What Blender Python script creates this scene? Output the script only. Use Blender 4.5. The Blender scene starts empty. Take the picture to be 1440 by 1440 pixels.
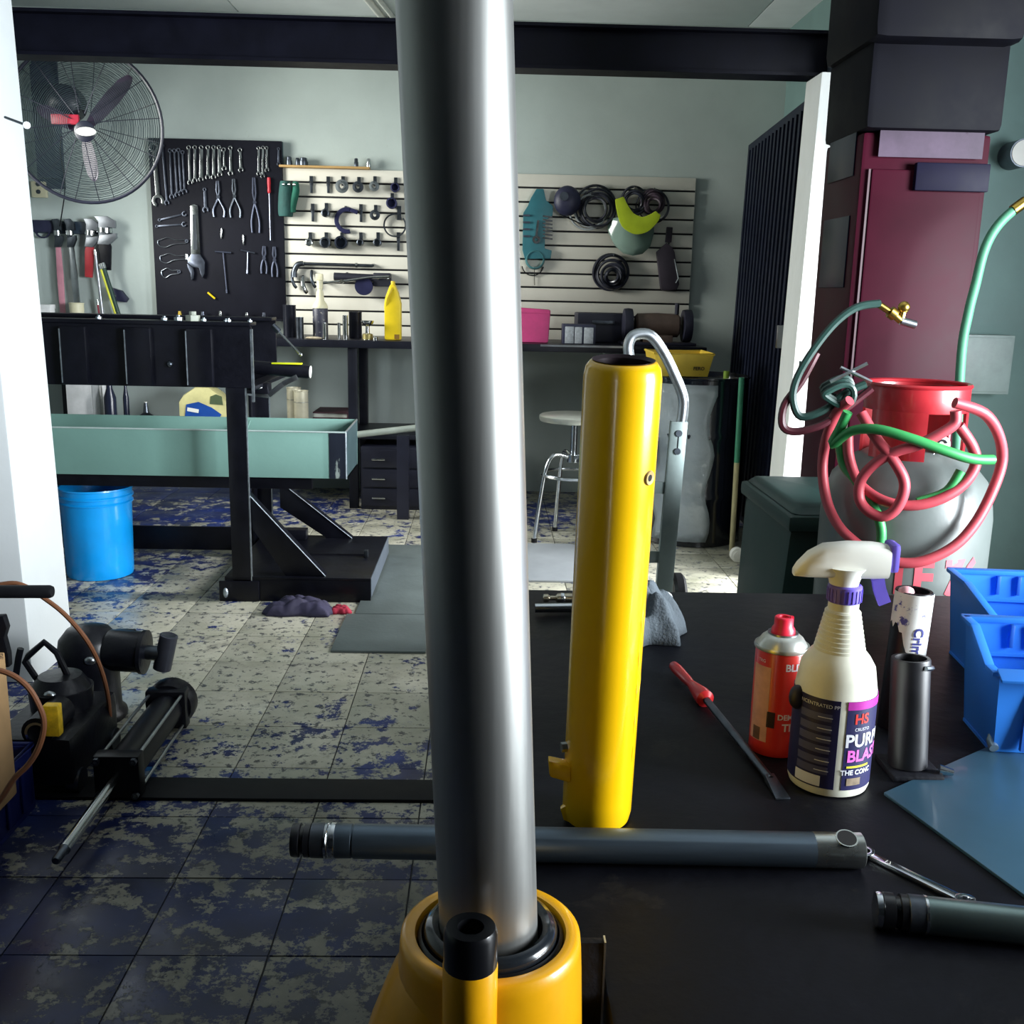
import bpy, bmesh, math, random
from mathutils import Vector, Matrix
random.seed(7)
V = Vector
D2R = math.pi/180
SC = bpy.context.scene
COL = SC.collection

# ---------------------------------------------------------------- camera
CAM_H, PITCH, YAW, ROLL, FPX = 1.17, 12.2, 1.5, 1.25, 1442.0
RM = Matrix.Rotation(-YAW*D2R, 3, 'Z') @ Matrix.Rotation((90-PITCH)*D2R, 3, 'X') @ Matrix.Rotation(ROLL*D2R, 3, 'Z')
EYE = V((0, 0, CAM_H))
cd = bpy.data.cameras.new('camera'); cam = bpy.data.objects.new('camera', cd); COL.objects.link(cam)
cam.matrix_world = Matrix.Translation(EYE) @ RM.to_4x4()
cd.sensor_width = 36.0; cd.lens = 36.0*FPX/1440.0; cd.clip_start = .02
cd.dof.use_dof = False
SC.camera = cam

# ---------------------------------------------------------------- world, lights, exposure
w = bpy.data.worlds.new('world'); SC.world = w; w.use_nodes = True
bg = w.node_tree.nodes['Background']; bg.inputs[0].default_value = (.62, .8, 1.0, 1); bg.inputs[1].default_value = .03
SC.view_settings.view_transform = 'Standard'; SC.view_settings.look = 'None'
SC.view_settings.gamma = 1; SC.view_settings.exposure = 0.0; SC.view_settings.use_curve_mapping = False
def area(name, loc, target, sx, sy, power, col):
    l = bpy.data.lights.new(name, 'AREA'); l.shape = 'RECTANGLE'; l.size = sx; l.size_y = sy
    l.energy = power; l.color = col
    o = bpy.data.objects.new(name, l); COL.objects.link(o); o.location = loc
    o.rotation_euler = (V(target)-V(loc)).to_track_quat('-Z', 'Y').to_euler()
    return o
# daylight through the open shop front on the right
area('daylight_opening', (2.8, .75, 1.3), (-1.3, 3.4, .95), 1.5, 1.2, 128, (.88, .95, 1.0)).data.spread = 95*D2R
# lamp added behind the cabinet to brighten the jamb, no door there
area('jamb_fill', (1.68, 3.74, 1.1), (.7, 3.98, .6), .3, 1.7, 42, (.95, .98, 1.0)).data.spread = 75*D2R
# daylight falling in the back room through its window on the left
area('daylight_back', (-2.6, 4.9, 1.7), (.6, 5.95, 1.1), .9, .9, 29, (.97, .98, .93)).data.spread = 90*D2R

# ---------------------------------------------------------------- pixel helpers (photo 1440 x 1440 -> world)
def ray(x, y):
    return RM @ V(((x-720)/FPX, -(y-720)/FPX, -1))
def P(x, y, Y):
    d = ray(x, y); return EYE + d*(Y/d.y)
def F(x, y, z=0.0):
    d = ray(x, y); return EYE + d*((z-CAM_H)/d.z)
def mpp(p):
    return (RM.transposed() @ (p-EYE)).z/-FPX

# ---------------------------------------------------------------- materials
def srgb(h):
    c = [int(h[i:i+2], 16)/255 for i in (0, 2, 4)]
    return tuple((x/12.92 if x <= .04045 else ((x+.055)/1.055)**2.4) for x in c)
MATS = {}
def mat(name, hexc, rough=.5, metal=0., var=.18, scale=9., bump=0., bscale=60., coat=0., spec=.5, stretch=None, spot=None, spot_at=.66, spot_scale=14., trans=0., alpha=1.):
    if name in MATS: return MATS[name]
    m = bpy.data.materials.new(name); m.use_nodes = True; nt = m.node_tree; N = nt.nodes; L = nt.links
    b = N['Principled BSDF']
    col = srgb(hexc)
    tc = N.new('ShaderNodeTexCoord')
    src = tc.outputs['Object']
    if stretch:
        mp = N.new('ShaderNodeMapping'); mp.inputs['Scale'].default_value = stretch
        L.new(src, mp.inputs['Vector']); src = mp.outputs['Vector']
    n = N.new('ShaderNodeTexNoise'); n.inputs['Scale'].default_value = scale; n.inputs['Detail'].default_value = 6
    n.inputs['Roughness'].default_value = .62
    L.new(src, n.inputs['Vector'])
    r = N.new('ShaderNodeValToRGB')
    r.color_ramp.elements[0].position = .3; r.color_ramp.elements[1].position = .7
    r.color_ramp.elements[0].color = (*[c*(1-var) for c in col], 1)
    r.color_ramp.elements[1].color = (*[min(1, c*(1+var)) for c in col], 1)
    L.new(n.outputs['Fac'], r.inputs['Fac'])
    out = r.outputs['Color']
    if spot:
        n2 = N.new('ShaderNodeTexNoise'); n2.inputs['Scale'].default_value = spot_scale; n2.inputs['Detail'].default_value = 8
        n2.inputs['Roughness'].default_value = .7
        L.new(src, n2.inputs['Vector'])
        r2 = N.new('ShaderNodeValToRGB'); r2.color_ramp.elements[0].position = spot_at; r2.color_ramp.elements[1].position = spot_at+.03
        L.new(n2.outputs['Fac'], r2.inputs['Fac'])
        mx = N.new('ShaderNodeMix'); mx.data_type = 'RGBA'
        L.new(r2.outputs['Color'], mx.inputs[0]); L.new(out, mx.inputs[6]); mx.inputs[7].default_value = (*srgb(spot), 1)
        out = mx.outputs[2]
    L.new(out, b.inputs['Base Color'])
    mr = N.new('ShaderNodeMapRange'); mr.inputs[3].default_value = max(.02, rough*.8); mr.inputs[4].default_value = min(1, rough*1.25)
    L.new(n.outputs['Fac'], mr.inputs[0]); L.new(mr.outputs[0], b.inputs['Roughness'])
    b.inputs['Metallic'].default_value = metal
    b.inputs['Specular IOR Level'].default_value = spec
    b.inputs['Coat Weight'].default_value = coat; b.inputs['Coat Roughness'].default_value = .08
    b.inputs['Transmission Weight'].default_value = trans
    b.inputs['Alpha'].default_value = alpha
    if bump:
        n3 = N.new('ShaderNodeTexNoise'); n3.inputs['Scale'].default_value = bscale; n3.inputs['Detail'].default_value = 5
        L.new(src, n3.inputs['Vector'])
        bp = N.new('ShaderNodeBump'); bp.inputs['Strength'].default_value = bump; bp.inputs['Distance'].default_value = .01
        L.new(n3.outputs['Fac'], bp.inputs['Height']); L.new(bp.outputs['Normal'], b.inputs['Normal'])
    MATS[name] = m
    return m

# ---------------------------------------------------------------- mesh builder
def frame(ax):
    ax = V(ax).normalized()
    t = V((0, 0, 1)) if abs(ax.z) < .9 else V((1, 0, 0))
    u = t.cross(ax).normalized(); return u, ax.cross(u)
def crv(pts, k=6, closed=False):
    pts = [V(p) for p in pts]; n = len(pts); out = []
    rng = n if closed else n-1
    for i in range(rng):
        if closed: a, b, c, d = pts[i-1], pts[i], pts[(i+1) % n], pts[(i+2) % n]
        else: a, b, c, d = pts[max(0, i-1)], pts[i], pts[i+1], pts[min(n-1, i+2)]
        for j in range(k):
            t = j/k
            out.append(.5*((2*b)+(c-a)*t+(2*a-5*b+4*c-d)*t*t+(3*b-a-3*c+d)*t**3))
    if not closed: out.append(pts[-1])
    return out
class MB:
    def __init__(s): s.v = []; s.f = []
    def add(s, vs, fs):
        o = len(s.v); s.v += [V(v) for v in vs]; s.f += [tuple(i+o for i in f) for f in fs]; return s
    def box(s, c, d, R=None):
        c = V(c); vs = []
        for x in (-.5, .5):
            for y in (-.5, .5):
                for z in (-.5, .5):
                    p = V((x*d[0], y*d[1], z*d[2])); vs.append(c+(R @ p if R else p))
        return s.add(vs, [(0, 1, 3, 2), (4, 6, 7, 5), (0, 4, 5, 1), (2, 3, 7, 6), (0, 2, 6, 4), (1, 5, 7, 3)])
    def bb(s, a, b):
        a, b = V(a), V(b); return s.box((a+b)/2, [abs(q) for q in (b-a)])
    def hexa(s, lo, hi):      # two quads of 4 points, same order
        return s.add(list(lo)+list(hi), [(3, 2, 1, 0), (4, 5, 6, 7)]+[(i, (i+1) % 4, 4+(i+1) % 4, 4+i) for i in range(4)])
    def bar(s, p0, p1, wd, th, up=(0, 0, 1)):
        p0, p1 = V(p0), V(p1); a = (p1-p0).normalized(); u = V(up).cross(a)
        if u.length < 1e-4: u = V((1, 0, 0))
        u.normalize(); v = a.cross(u)
        q = [u*i*wd/2+v*j*th/2 for i, j in ((-1, -1), (1, -1), (1, 1), (-1, 1))]
        return s.hexa([p0+k for k in q], [p1+k for k in q])
    def cyl(s, p0, p1, r0, r1=None, n=16, cap=True):
        p0, p1 = V(p0), V(p1); r1 = r0 if r1 is None else r1
        u, v = frame(p1-p0); vs = []
        for p, r in ((p0, r0), (p1, r1)):
            for i in range(n):
                a = 2*math.pi*i/n; vs.append(p+u*r*math.cos(a)+v*r*math.sin(a))
        fs = [(i, (i+1) % n, n+(i+1) % n, n+i) for i in range(n)]
        if cap: fs += [tuple(range(n-1, -1, -1)), tuple(range(n, 2*n))]
        return s.add(vs, fs)
    def lathe(s, prof, o=(0, 0, 0), ax=(0, 0, 1), n=32, cap0=True, cap1=True, closed=False):
        o = V(o); ax = V(ax).normalized(); u, v = frame(ax); vs = []; fs = []; m = len(prof)
        for r, z in prof:
            for i in range(n):
                a = 2*math.pi*i/n; vs.append(o+ax*z+(u*math.cos(a)+v*math.sin(a))*max(r, 1e-5))
        rng = m if closed else m-1
        for k in range(rng):
            k2 = (k+1) % m
            for i in range(n):
                j = (i+1) % n; fs.append((k*n+i, k*n+j, k2*n+j, k2*n+i))
        if not closed:
            if cap0: fs.append(tuple(range(n-1, -1, -1)))
            if cap1: fs.append(tuple(range((m-1)*n, m*n)))
        return s.add(vs, fs)
    def tube(s, pts, r, n=8, closed=False):
        pts = [V(p) for p in pts]; m = len(pts); vs = []; fs = []
        rr = r if isinstance(r, (list, tuple)) else [r]*m
        u = None
        for i in range(m):
            if closed: a = pts[(i+1) % m]-pts[i-1]
            else: a = pts[min(m-1, i+1)]-pts[max(0, i-1)]
            a.normalize()
            if u is None: u, _ = frame(a)
            u = (u-a*u.dot(a)); u = u.normalized() if u.length > 1e-6 else frame(a)[0]
            v = a.cross(u)
            for j in range(n):
                t = 2*math.pi*j/n; vs.append(pts[i]+(u*math.cos(t)+v*math.sin(t))*rr[i])
        for i in range(m if closed else m-1):
            k = (i+1) % m
            for j in range(n): fs.append((i*n+j, i*n+(j+1) % n, k*n+(j+1) % n, k*n+j))
        if not closed: fs += [tuple(range(n-1, -1, -1)), tuple(range((m-1)*n, m*n))]
        return s.add(vs, fs)
    def prism(s, p2, t, o=(0, 0, 0), u=(1, 0, 0), v=(0, 0, 1)):   # outline in u,v; centred thickness t
        o, u, v = V(o), V(u), V(v); w_ = u.cross(v).normalized(); n = len(p2)
        a = [o+u*x+v*y-w_*t/2 for x, y in p2]; b = [o+u*x+v*y+w_*t/2 for x, y in p2]
        return s.add(a+b, [tuple(range(n-1, -1, -1)), tuple(range(n, 2*n))]+[(i, (i+1) % n, n+(i+1) % n, n+i) for i in range(n)])
    def arc(s, o, ri, ro, t, a0=0, a1=360, n=24, u=(1, 0, 0), v=(0, 0, 1)):
        o, u, v = V(o), V(u), V(v); w_ = u.cross(v).normalized(); full = abs(a1-a0) >= 359.9
        m = n if full else n+1; vs = []; fs = []
        for i in range(m):
            a = (a0+(a1-a0)*i/n)*D2R; d = u*math.cos(a)+v*math.sin(a)
            vs += [o+d*ri-w_*t/2, o+d*ro-w_*t/2, o+d*ro+w_*t/2, o+d*ri+w_*t/2]
        for i in range(n):
            k = (i+1) % m
            for j in range(4): fs.append((i*4+j, i*4+(j+1) % 4, k*4+(j+1) % 4, k*4+j))
        if not full: fs += [(3, 2, 1, 0), tuple((m-1)*4+j for j in range(4))]
        return s.add(vs, fs)
    def ball(s, c, r, n=12, m=8):
        c = V(c); r = V(r) if hasattr(r, '__len__') else V((r, r, r)); vs = [c+V((0, 0, -r.z))]; fs = []
        for k in range(1, m):
            p = math.pi*k/m
            for i in range(n):
                a = 2*math.pi*i/n; vs.append(c+V((r.x*math.sin(p)*math.cos(a), r.y*math.sin(p)*math.sin(a), -r.z*math.cos(p))))
        vs.append(c+V((0, 0, r.z)))
        for i in range(n): fs.append((0, 1+(i+1) % n, 1+i))
        for k in range(m-2):
            for i in range(n):
                j = (i+1) % n; fs.append((1+k*n+i, 1+k*n+j, 1+(k+1)*n+j, 1+(k+1)*n+i))
        q = 1+(m-2)*n
        for i in range(n): fs.append((q+i, q+(i+1) % n, len(vs)-1))
        return s.add(vs, fs)
    def build(s, name, m, parent=None, bev=0, local=False, sharp=38, origin=None):
        vs = s.v
        M = Matrix.Identity(4)
        if parent is not None:
            q = parent
            while q is not None: M = q.matrix_basis @ M; q = q.parent
        if parent is not None and not local:
            Mi = M.inverted(); vs = [Mi @ v for v in vs]
        loc = V((0, 0, 0))
        if parent is None:
            xs = [v.x for v in vs]; ys = [v.y for v in vs]; zs = [v.z for v in vs]
            loc = V(origin) if origin else V(((min(xs)+max(xs))/2, (min(ys)+max(ys))/2, min(zs)))
            vs = [v-loc for v in vs]
        me = bpy.data.meshes.new(name); me.from_pydata([tuple(v) for v in vs], [], s.f)
        bm = bmesh.new(); bm.from_mesh(me)
        bmesh.ops.recalc_face_normals(bm, faces=bm.faces)
        if bev:
            es = [e for e in bm.edges if len(e.link_faces) == 2 and e.calc_face_angle(0) > .6]
            bmesh.ops.bevel(bm, geom=es, offset=bev, segments=2, profile=.6, affect='EDGES', clamp_overlap=True)
        for f in bm.faces: f.smooth = True
        bm.to_mesh(me); bm.free()
        me.set_sharp_from_angle(angle=sharp*D2R)
        me.materials.append(m)
        o = bpy.data.objects.new(name, me); COL.objects.link(o)
        o.location = loc
        if parent is not None: o.parent = parent
        return o
def tag(o, label=None, cat=None, group=None, kind=None):
    if label: o['label'] = label
    if cat: o['category'] = cat
    if group: o['group'] = group
    if kind: o['kind'] = kind
    return o
def thing(name, label, cat, loc=(0, 0, 0), rot=(0, 0, 0), group=None):
    o = bpy.data.objects.new(name, None); COL.objects.link(o); o.empty_display_size = .05
    o.location = loc; o.rotation_euler = rot
    o.matrix_basis = Matrix.LocRotScale(V(loc), __import__('mathutils').Euler(rot), None)
    return tag(o, label, cat, group)
def dup(root, loc=None, rot=None, label=None):
    r = root.copy(); COL.objects.link(r)
    if loc is not None: r.location = loc
    if rot is not None: r.rotation_euler = rot
    if label: r['label'] = label
    for ch in list(root.children):
        c = ch.copy(); COL.objects.link(c); c.parent = r
        for g in list(ch.children):
            d = g.copy(); COL.objects.link(d); d.parent = c
    return r
def struct(o): o['kind'] = 'structure'; return o
def text_mesh(txt, size, bold=0.0):
    cu = bpy.data.curves.new('lettering', 'FONT'); cu.body = txt; cu.size = size; cu.align_x = 'CENTER'; cu.align_y = 'CENTER'
    cu.resolution_u = 3; cu.offset = bold
    o = bpy.data.objects.new('lettering', cu); COL.objects.link(o)
    bpy.context.view_layer.update()
    me = bpy.data.meshes.new_from_object(o.evaluated_get(bpy.context.evaluated_depsgraph_get()))
    bpy.data.objects.remove(o)
    return [v.co.copy() for v in me.vertices], [tuple(p.vertices) for p in me.polygons]
def text_cyl(txt, size, o, r, ang, z, m, parent, name='lettering', bold=0., rot=0, sy=1., sx=1.):
    # wraps lettering on a vertical cylinder; ang 0 faces -Y, positive turns to +X
    vs, fs = text_mesh(txt, size, bold)
    b = MB(); out = []
    c, s_ = math.cos(rot), math.sin(rot)
    for v in vs:
        x, y = (v.x*c-v.y*s_)*sx, (v.x*s_+v.y*c)*sy
        a = ang+x/r
        out.append(V(o)+V((math.sin(a)*r, -math.cos(a)*r, z+y)))
    b.add(out, fs)
    return b.build(name, m, parent, local=True)
def text_flat(txt, size, o, u, v, m, parent, name='lettering', bold=0.):
    vs, fs = text_mesh(txt, size, bold); o, u, v = V(o), V(u).normalized(), V(v).normalized()
    return MB().add([o+u*q.x+v*q.y for q in vs], fs).build(name, m, parent)
def cyl_patch(o, r, a0, a1, z0, z1, m, parent, name, n=14, th=.0006):
    vs = []; fs = []
    for i in range(n+1):
        a = a0+(a1-a0)*i/n
        for rr in (r, r+th):
            for z in (z0, z1): vs.append(V(o)+V((math.sin(a)*rr, -math.cos(a)*rr, z)))
    for i in range(n):
        p, q = i*4, i*4+4
        fs += [(p+2, q+2, q+3, p+3), (p, p+1, q+1, q), (p+1, p+3, q+3, q+1), (p, q, q+2, p+2)]
    fs += [(0, 2, 3, 1), (n*4, n*4+1, n*4+3, n*4+2)]
    return MB().add(vs, fs).build(name, m, parent, local=True)
ORD = ['first', 'second', 'third', 'fourth', 'fifth', 'sixth', 'seventh', 'eighth', 'ninth', 'tenth', 'eleventh', 'twelfth', 'thirteenth', 'fourteenth', 'fifteenth', 'sixteenth']

# ---------------------------------------------------------------- palette
black = mat('black_paint', '0c0d15', .38, var=.35, scale=18, bump=.05, spec=.25)
black_rough = mat('black_rough_steel', '0f1017', .6, spec=.2, var=.4, scale=22, bump=.15, bscale=90)
rubber = mat('black_rubber', '0d0e13', .55, spec=.25, var=.25)
chrome = mat('chrome', 'cfd4d8', .16, 1., var=.08, scale=30)
steel = mat('brushed_steel', 'a9aeb2', .3, 1., var=.15, scale=24)
dsteel = mat('dark_steel', '5a6068', .38, 1., var=.25, scale=26)
alu = mat('aluminium', 'b9bfc4', .36, 1., var=.12, scale=20)
brass = mat('brass', 'b99a4a', .3, 1., var=.2)
white_p = mat('white_plastic', 'e6e6de', .4, var=.06)
cream = mat('cream_plastic', 'd9d4b4', .45, var=.1)
red_p = mat('red_paint', 'b4202c', .35, var=.2, coat=.2)
yellow_p = mat('yellow_plastic', 'e6c81e', .4, var=.1)
purple = mat('purple_plastic', '6a5ac0', .4, var=.1)

# ================================================================ setting
# floor paint: worn tiles with flakes of blue paint left on them
def floor_mat():
    m = bpy.data.materials.new('painted_tile'); m.use_nodes = True; nt = m.node_tree; N = nt.nodes; L = nt.links
    b = N['Principled BSDF']; g = N.new('ShaderNodeNewGeometry'); pos = g.outputs['Position']
    def noise(sc, det=8, ro=.65, src=pos):
        n = N.new('ShaderNodeTexNoise'); n.inputs['Scale'].default_value = sc; n.inputs['Detail'].default_value = det
        n.inputs['Roughness'].default_value = ro; L.new(src, n.inputs['Vector']); return n.outputs['Fac']
    def ramp(src, p0, c0, p1, c1):
        r = N.new('ShaderNodeValToRGB'); e = r.color_ramp.elements
        e[0].position = p0; e[0].color = (*c0, 1); e[1].position = p1; e[1].color = (*c1, 1); L.new(src, r.inputs['Fac']); return r.outputs['Color']
    def math_(op, a, c):
        n = N.new('ShaderNodeMath'); n.operation = op
        for i, q in enumerate((a, c)):
            if isinstance(q, (int, float)): n.inputs[i].default_value = q
            else: L.new(q, n.inputs[i])
        return n.outputs[0]
    def mix(f, a, c):
        x = N.new('ShaderNodeMix'); x.data_type = 'RGBA'; L.new(f, x.inputs[0])
        for i, q in ((6, a), (7, c)):
            if isinstance(q, tuple): x.inputs[i].default_value = (*q, 1)
            else: L.new(q, x.inputs[i])
        return x.outputs[2]
    tile = ramp(noise(3.2), .3, srgb('8f8f7c'), .72, srgb('c9c5b4'))
    tile = mix(ramp(noise(34, 7, .7), .545, (0, 0, 0), .60, (.9, .9, .9)), tile, srgb('33363e'))
    # more paint survives near the shop front and by the bench: worn away along the walkway
    sep = N.new('ShaderNodeSeparateXYZ'); L.new(pos, sep.inputs[0])
    mr = N.new('ShaderNodeMapRange'); mr.interpolation_type = 'SMOOTHSTEP'
    mr.inputs[1].default_value = 1.9; mr.inputs[2].default_value = 3.0; mr.inputs[3].default_value = .095; mr.inputs[4].default_value = -.028
    L.new(sep.outputs[1], mr.inputs[0])
    mr2 = N.new('ShaderNodeMapRange'); mr2.interpolation_type = 'SMOOTHSTEP'
    mr2.inputs[1].default_value = -.8; mr2.inputs[2].default_value = -1.5; mr2.inputs[3].default_value = 0; mr2.inputs[4].default_value = .09
    L.new(sep.outputs[0], mr2.inputs[0])
    mr3 = N.new('ShaderNodeMapRange'); mr3.interpolation_type = 'SMOOTHSTEP'
    mr3.inputs[1].default_value = 4.6; mr3.inputs[2].default_value = 5.3; mr3.inputs[3].default_value = 0; mr3.inputs[4].default_value = .09
    L.new(sep.outputs[1], mr3.inputs[0])
    big = math_('MULTIPLY', math_('SUBTRACT', noise(1.5, 2), .5), .35)
    f = math_('ADD', math_('ADD', math_('ADD', noise(13, 10, .76), mr.outputs[0]), mr2.outputs[0]), math_('ADD', mr3.outputs[0], big))
    paint = ramp(f, .565, (0, 0, 0), .585, (1, 1, 1))
    blue = ramp(noise(5), .3, srgb('14193c'), .7, srgb('263a80'))
    c = mix(paint, tile, blue)
    c = mix(ramp(noise(4.1, 9), .6, (0, 0, 0), .75, (.75, .75, .75)), c, srgb('22242c'))
    # mottled foreground shade mixed into the floor colour in front of the cover strip
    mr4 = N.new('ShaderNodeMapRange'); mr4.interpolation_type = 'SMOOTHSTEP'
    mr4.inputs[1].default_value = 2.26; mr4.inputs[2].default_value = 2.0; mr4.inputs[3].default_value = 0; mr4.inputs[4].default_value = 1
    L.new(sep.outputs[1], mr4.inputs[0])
    front_shade = math_('MULTIPLY', mr4.outputs[0], ramp(noise(2.6, 8), .3, (.35,)*3, .7, (.8,)*3))
    c = mix(front_shade, c, srgb('1d1e24'))
    L.new(c, b.inputs['Base Color'])
    rr = ramp(noise(6), .3, (.22,)*3, .7, (.5,)*3); L.new(rr, b.inputs['Roughness'])
    bp = N.new('ShaderNodeBump'); bp.inputs['Strength'].default_value = .35; bp.inputs['Distance'].default_value = .004
    L.new(paint, bp.inputs['Height']); L.new(bp.outputs['Normal'], b.inputs['Normal'])
    return m
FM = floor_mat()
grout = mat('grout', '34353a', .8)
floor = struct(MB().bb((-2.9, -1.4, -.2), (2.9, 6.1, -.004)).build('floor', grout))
TX, TY = .235, .245
me0 = None
for j in range(20):
    for i in range(15):
        x, y = -2.02+i*TX, 1.14+j*TY
        if me0 is None:
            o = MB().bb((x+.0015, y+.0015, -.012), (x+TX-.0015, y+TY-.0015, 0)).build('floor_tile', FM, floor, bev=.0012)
            me0 = o
        else:
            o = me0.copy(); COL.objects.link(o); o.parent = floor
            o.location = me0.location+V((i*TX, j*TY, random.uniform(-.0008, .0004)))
# plain painted screed in front of and beside the tiled field
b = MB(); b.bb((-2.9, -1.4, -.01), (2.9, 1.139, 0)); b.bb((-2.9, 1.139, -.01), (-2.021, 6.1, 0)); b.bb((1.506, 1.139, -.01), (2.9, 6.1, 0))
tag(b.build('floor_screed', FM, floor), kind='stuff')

wall_teal = mat('wall_plaster', 'b2bdb8', .75, var=.1, scale=1.6, bump=.05, spot='8d8c78', spot_at=.70, spot_scale=5)
wall_pale = mat('pale_plaster', 'd8dcda', .7, var=.05, scale=2, bump=.05)
struct(MB().bb((-2.9, 6.0, 0), (2.9, 6.12, 2.75)).build('wall_back', wall_teal))
struct(MB().bb((-2.9, -1.4, 0), (-2.75, 6.0, 2.75)).build('wall_left', mat('left_wall_paint', '7c8480', .8)))
struct(MB().bb((-2.9, -1.5, 0), (2.9, -1.4, 2.75)).build('wall_front', mat('dim_wall', '3b4048', .8)))
# right side: partition that closes the front bay, then the jamb
wall_grey = mat('grey_green_wall', '6f8a86', .75, var=.12, scale=2.5, bump=.05)
struct(MB().bb((1.62, 4.0, 0), (2.9, 4.12, 2.75)).build('wall_right', wall_grey))
struct(MB().bb((1.62, 4.12, 0), (1.74, 6.0, 2.75)).build('wall_right_back', wall_grey))
ceil_m = mat('ceiling_paint', 'e0e6e6', .8, var=.1, scale=1.5)
ce = struct(MB().bb((-2.9, -1.5, 2.62), (2.9, 6.12, 2.75)).build('ceiling', grout))
for j in range(7):
    for i in range(4):
        MB().bb((-2.75+i*1.38, -1.35+j*1.05, 2.6), (-2.75+i*1.38+1.372, -1.35+j*1.05+1.042, 2.625)).build('ceiling_panel', ceil_m, ce, bev=.003)
# steel beam across the opening, two rails welded on
bl, br = P(22, 14, 4.3), P(1190, 50, 4.3)
zt, zb = 2.178, 2.012
beam_m = mat('beam_black', '0b0c18', .5, spec=.15, var=.3, scale=10, bump=.05)
bm_ = struct(MB().bb((-2.75, 4.28, zb+.012), (1.62, 4.31, zt-.012)).bb((-2.75, 4.24, zt-.012), (1.62, 4.36, zt)).bb((-2.75, 4.24, zb), (1.62, 4.36, zb+.012)).build('trim_1', beam_m))
bm_['label'] = 'black steel beam across the opening to the back room'
# wall above the beam is open to the pale ceiling; side beam runs back to the camera
sb = struct(MB().bb((1.50, 2.2, 2.0), (1.53, 4.24, 2.16)).bb((1.44, 2.2, 2.15), (1.59, 4.24, 2.162)).bb((1.44, 2.2, 2.0), (1.59, 4.24, 2.012)).build('trim_2', beam_m))
MB().bb((1.30, 4.16, 2.0), (1.40, 4.24, 2.15)).build('gusset_plate', mat('gusset', '2c3440', .5), sb, bev=.003)
MB().bb((1.435, 2.3, 2.0), (1.44, 4.2, 2.006)).build('bright_edge', steel, sb)
# white pillar at left
p0, p1 = P(20, 0, 3.2), P(95, 860, 3.2)
pl_m = mat('pillar_paint', 'cfd3d4', .6, var=.05, scale=2.5, bump=.04, spot='aeb3ae', spot_at=.74, spot_scale=11)
pil = struct(MB().hexa([(-1.9, 2.9, 0), (p1.x+.01, 2.9, 0), (p1.x+.01, 3.2, 0), (-1.9, 3.2, 0)], [(-1.9, 2.9, 2.6), (p0.x-.02, 2.9, 2.6), (p0.x-.02, 3.2, 2.6), (-1.9, 3.2, 2.6)]).build('trim_3', pl_m, bev=.006))
pil['label'] = 'white plastered pillar at the left edge'
# jamb: rough white wall end beside the door
jm = mat('jamb_plaster', 'eef0ec', .7, var=.05, scale=5, bump=.25, bscale=30, spot='55594f', spot_at=.685, spot_scale=9, stretch=(1, 1, .35))
jl, jr = P(1121, 470, 4.1), P(1162, 470, 4.1)
jb = struct(MB().hexa([(jl.x-.02, 4.1, 0), (1.62, 4.1, 0), (1.62, 4.3, 0), (jl.x-.02, 4.3, 0)], [(jl.x+.015, 4.1, 2.0), (1.62, 4.1, 2.0), (1.62, 4.3, 2.0), (jl.x+.015, 4.3, 2.0)]).build('trim_4', jm, bev=.008))
jb['label'] = 'white wall end beside the dark door'
# dark steel door leaf folded back into the room, bright edge channel, hinges
db = F(1082, 795); dtp = P(1147, 152, db.y)
door_m = mat('door_blue_black', '151a2b', .5, spec=.2, var=.2, scale=6)
dx0, dx1 = db.x+.01, dtp.x+.0
def dpt(t, y, z): return V((dx0+(dx1-dx0)*z/2.0+t+(y-db.y)*.07, y, z))
d = struct(MB().hexa([dpt(0, db.y, .02), dpt(.03, db.y, .02), dpt(.03, 5.93, .02), dpt(0, 5.93, .02)], [dpt(0, db.y, 1.98), dpt(.03, db.y, 1.98), dpt(.03, 5.93, 1.98), dpt(0, 5.93, 1.98)]).build('door_1', door_m))
d['label'] = 'dark steel door leaf folded back beside the drum'
for k in range(16):
    y = db.y+.12+k*.088
    MB().hexa([dpt(-.012, y, .06), dpt(0, y, .06), dpt(0, y+.04, .06), dpt(-.012, y+.04, .06)], [dpt(-.012, y, 1.94), dpt(0, y, 1.94), dpt(0, y+.04, 1.94), dpt(-.012, y+.04, 1.94)]).build('rib', door_m, d)
MB().hexa([dpt(-.01, db.y-.012, .0), dpt(.026, db.y-.012, .0), dpt(.026, db.y, .0), dpt(-.01, db.y, .0)], [dpt(-.01, db.y-.012, 1.97), dpt(.026, db.y-.012, 1.97), dpt(.026, db.y, 1.97), dpt(-.01, db.y, 1.97)]).build('edge_channel', alu, d, bev=.003)
for z in (1.62, .98):
    q = dpt(-.03, db.y-.02, z)
    h = MB().cyl(q-V((0, 0, .04)), q+V((0, 0, .04)), .012, n=12); h.bb(q+V((0, -.004, -.03)), q+V((.04, .004, .03))); h.build('hinge', steel, d)
MB().bb(dpt(-.075, db.y-.03, .955), dpt(-.02, db.y-.01, 1.05)).build('latch_box', steel, d, bev=.004)
# roof conduits above the beam
for k, (xa, xb) in enumerate(((518, 541), (534, 556))):
    a, c = F(xa, 1, 2.585), F(xb, 29, 2.585)
    c2 = a+(c-a)*.98
    tag(MB().tube([a-(c-a)*2.2, a, c2+(c-a)*.0], .013 if k else .017, 10).build('ceiling_conduit', white_p), ['thick white conduit on the ceiling left of the chrome ram', 'thin white conduit on the ceiling touching the chrome ram'][k], 'conduit')
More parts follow.
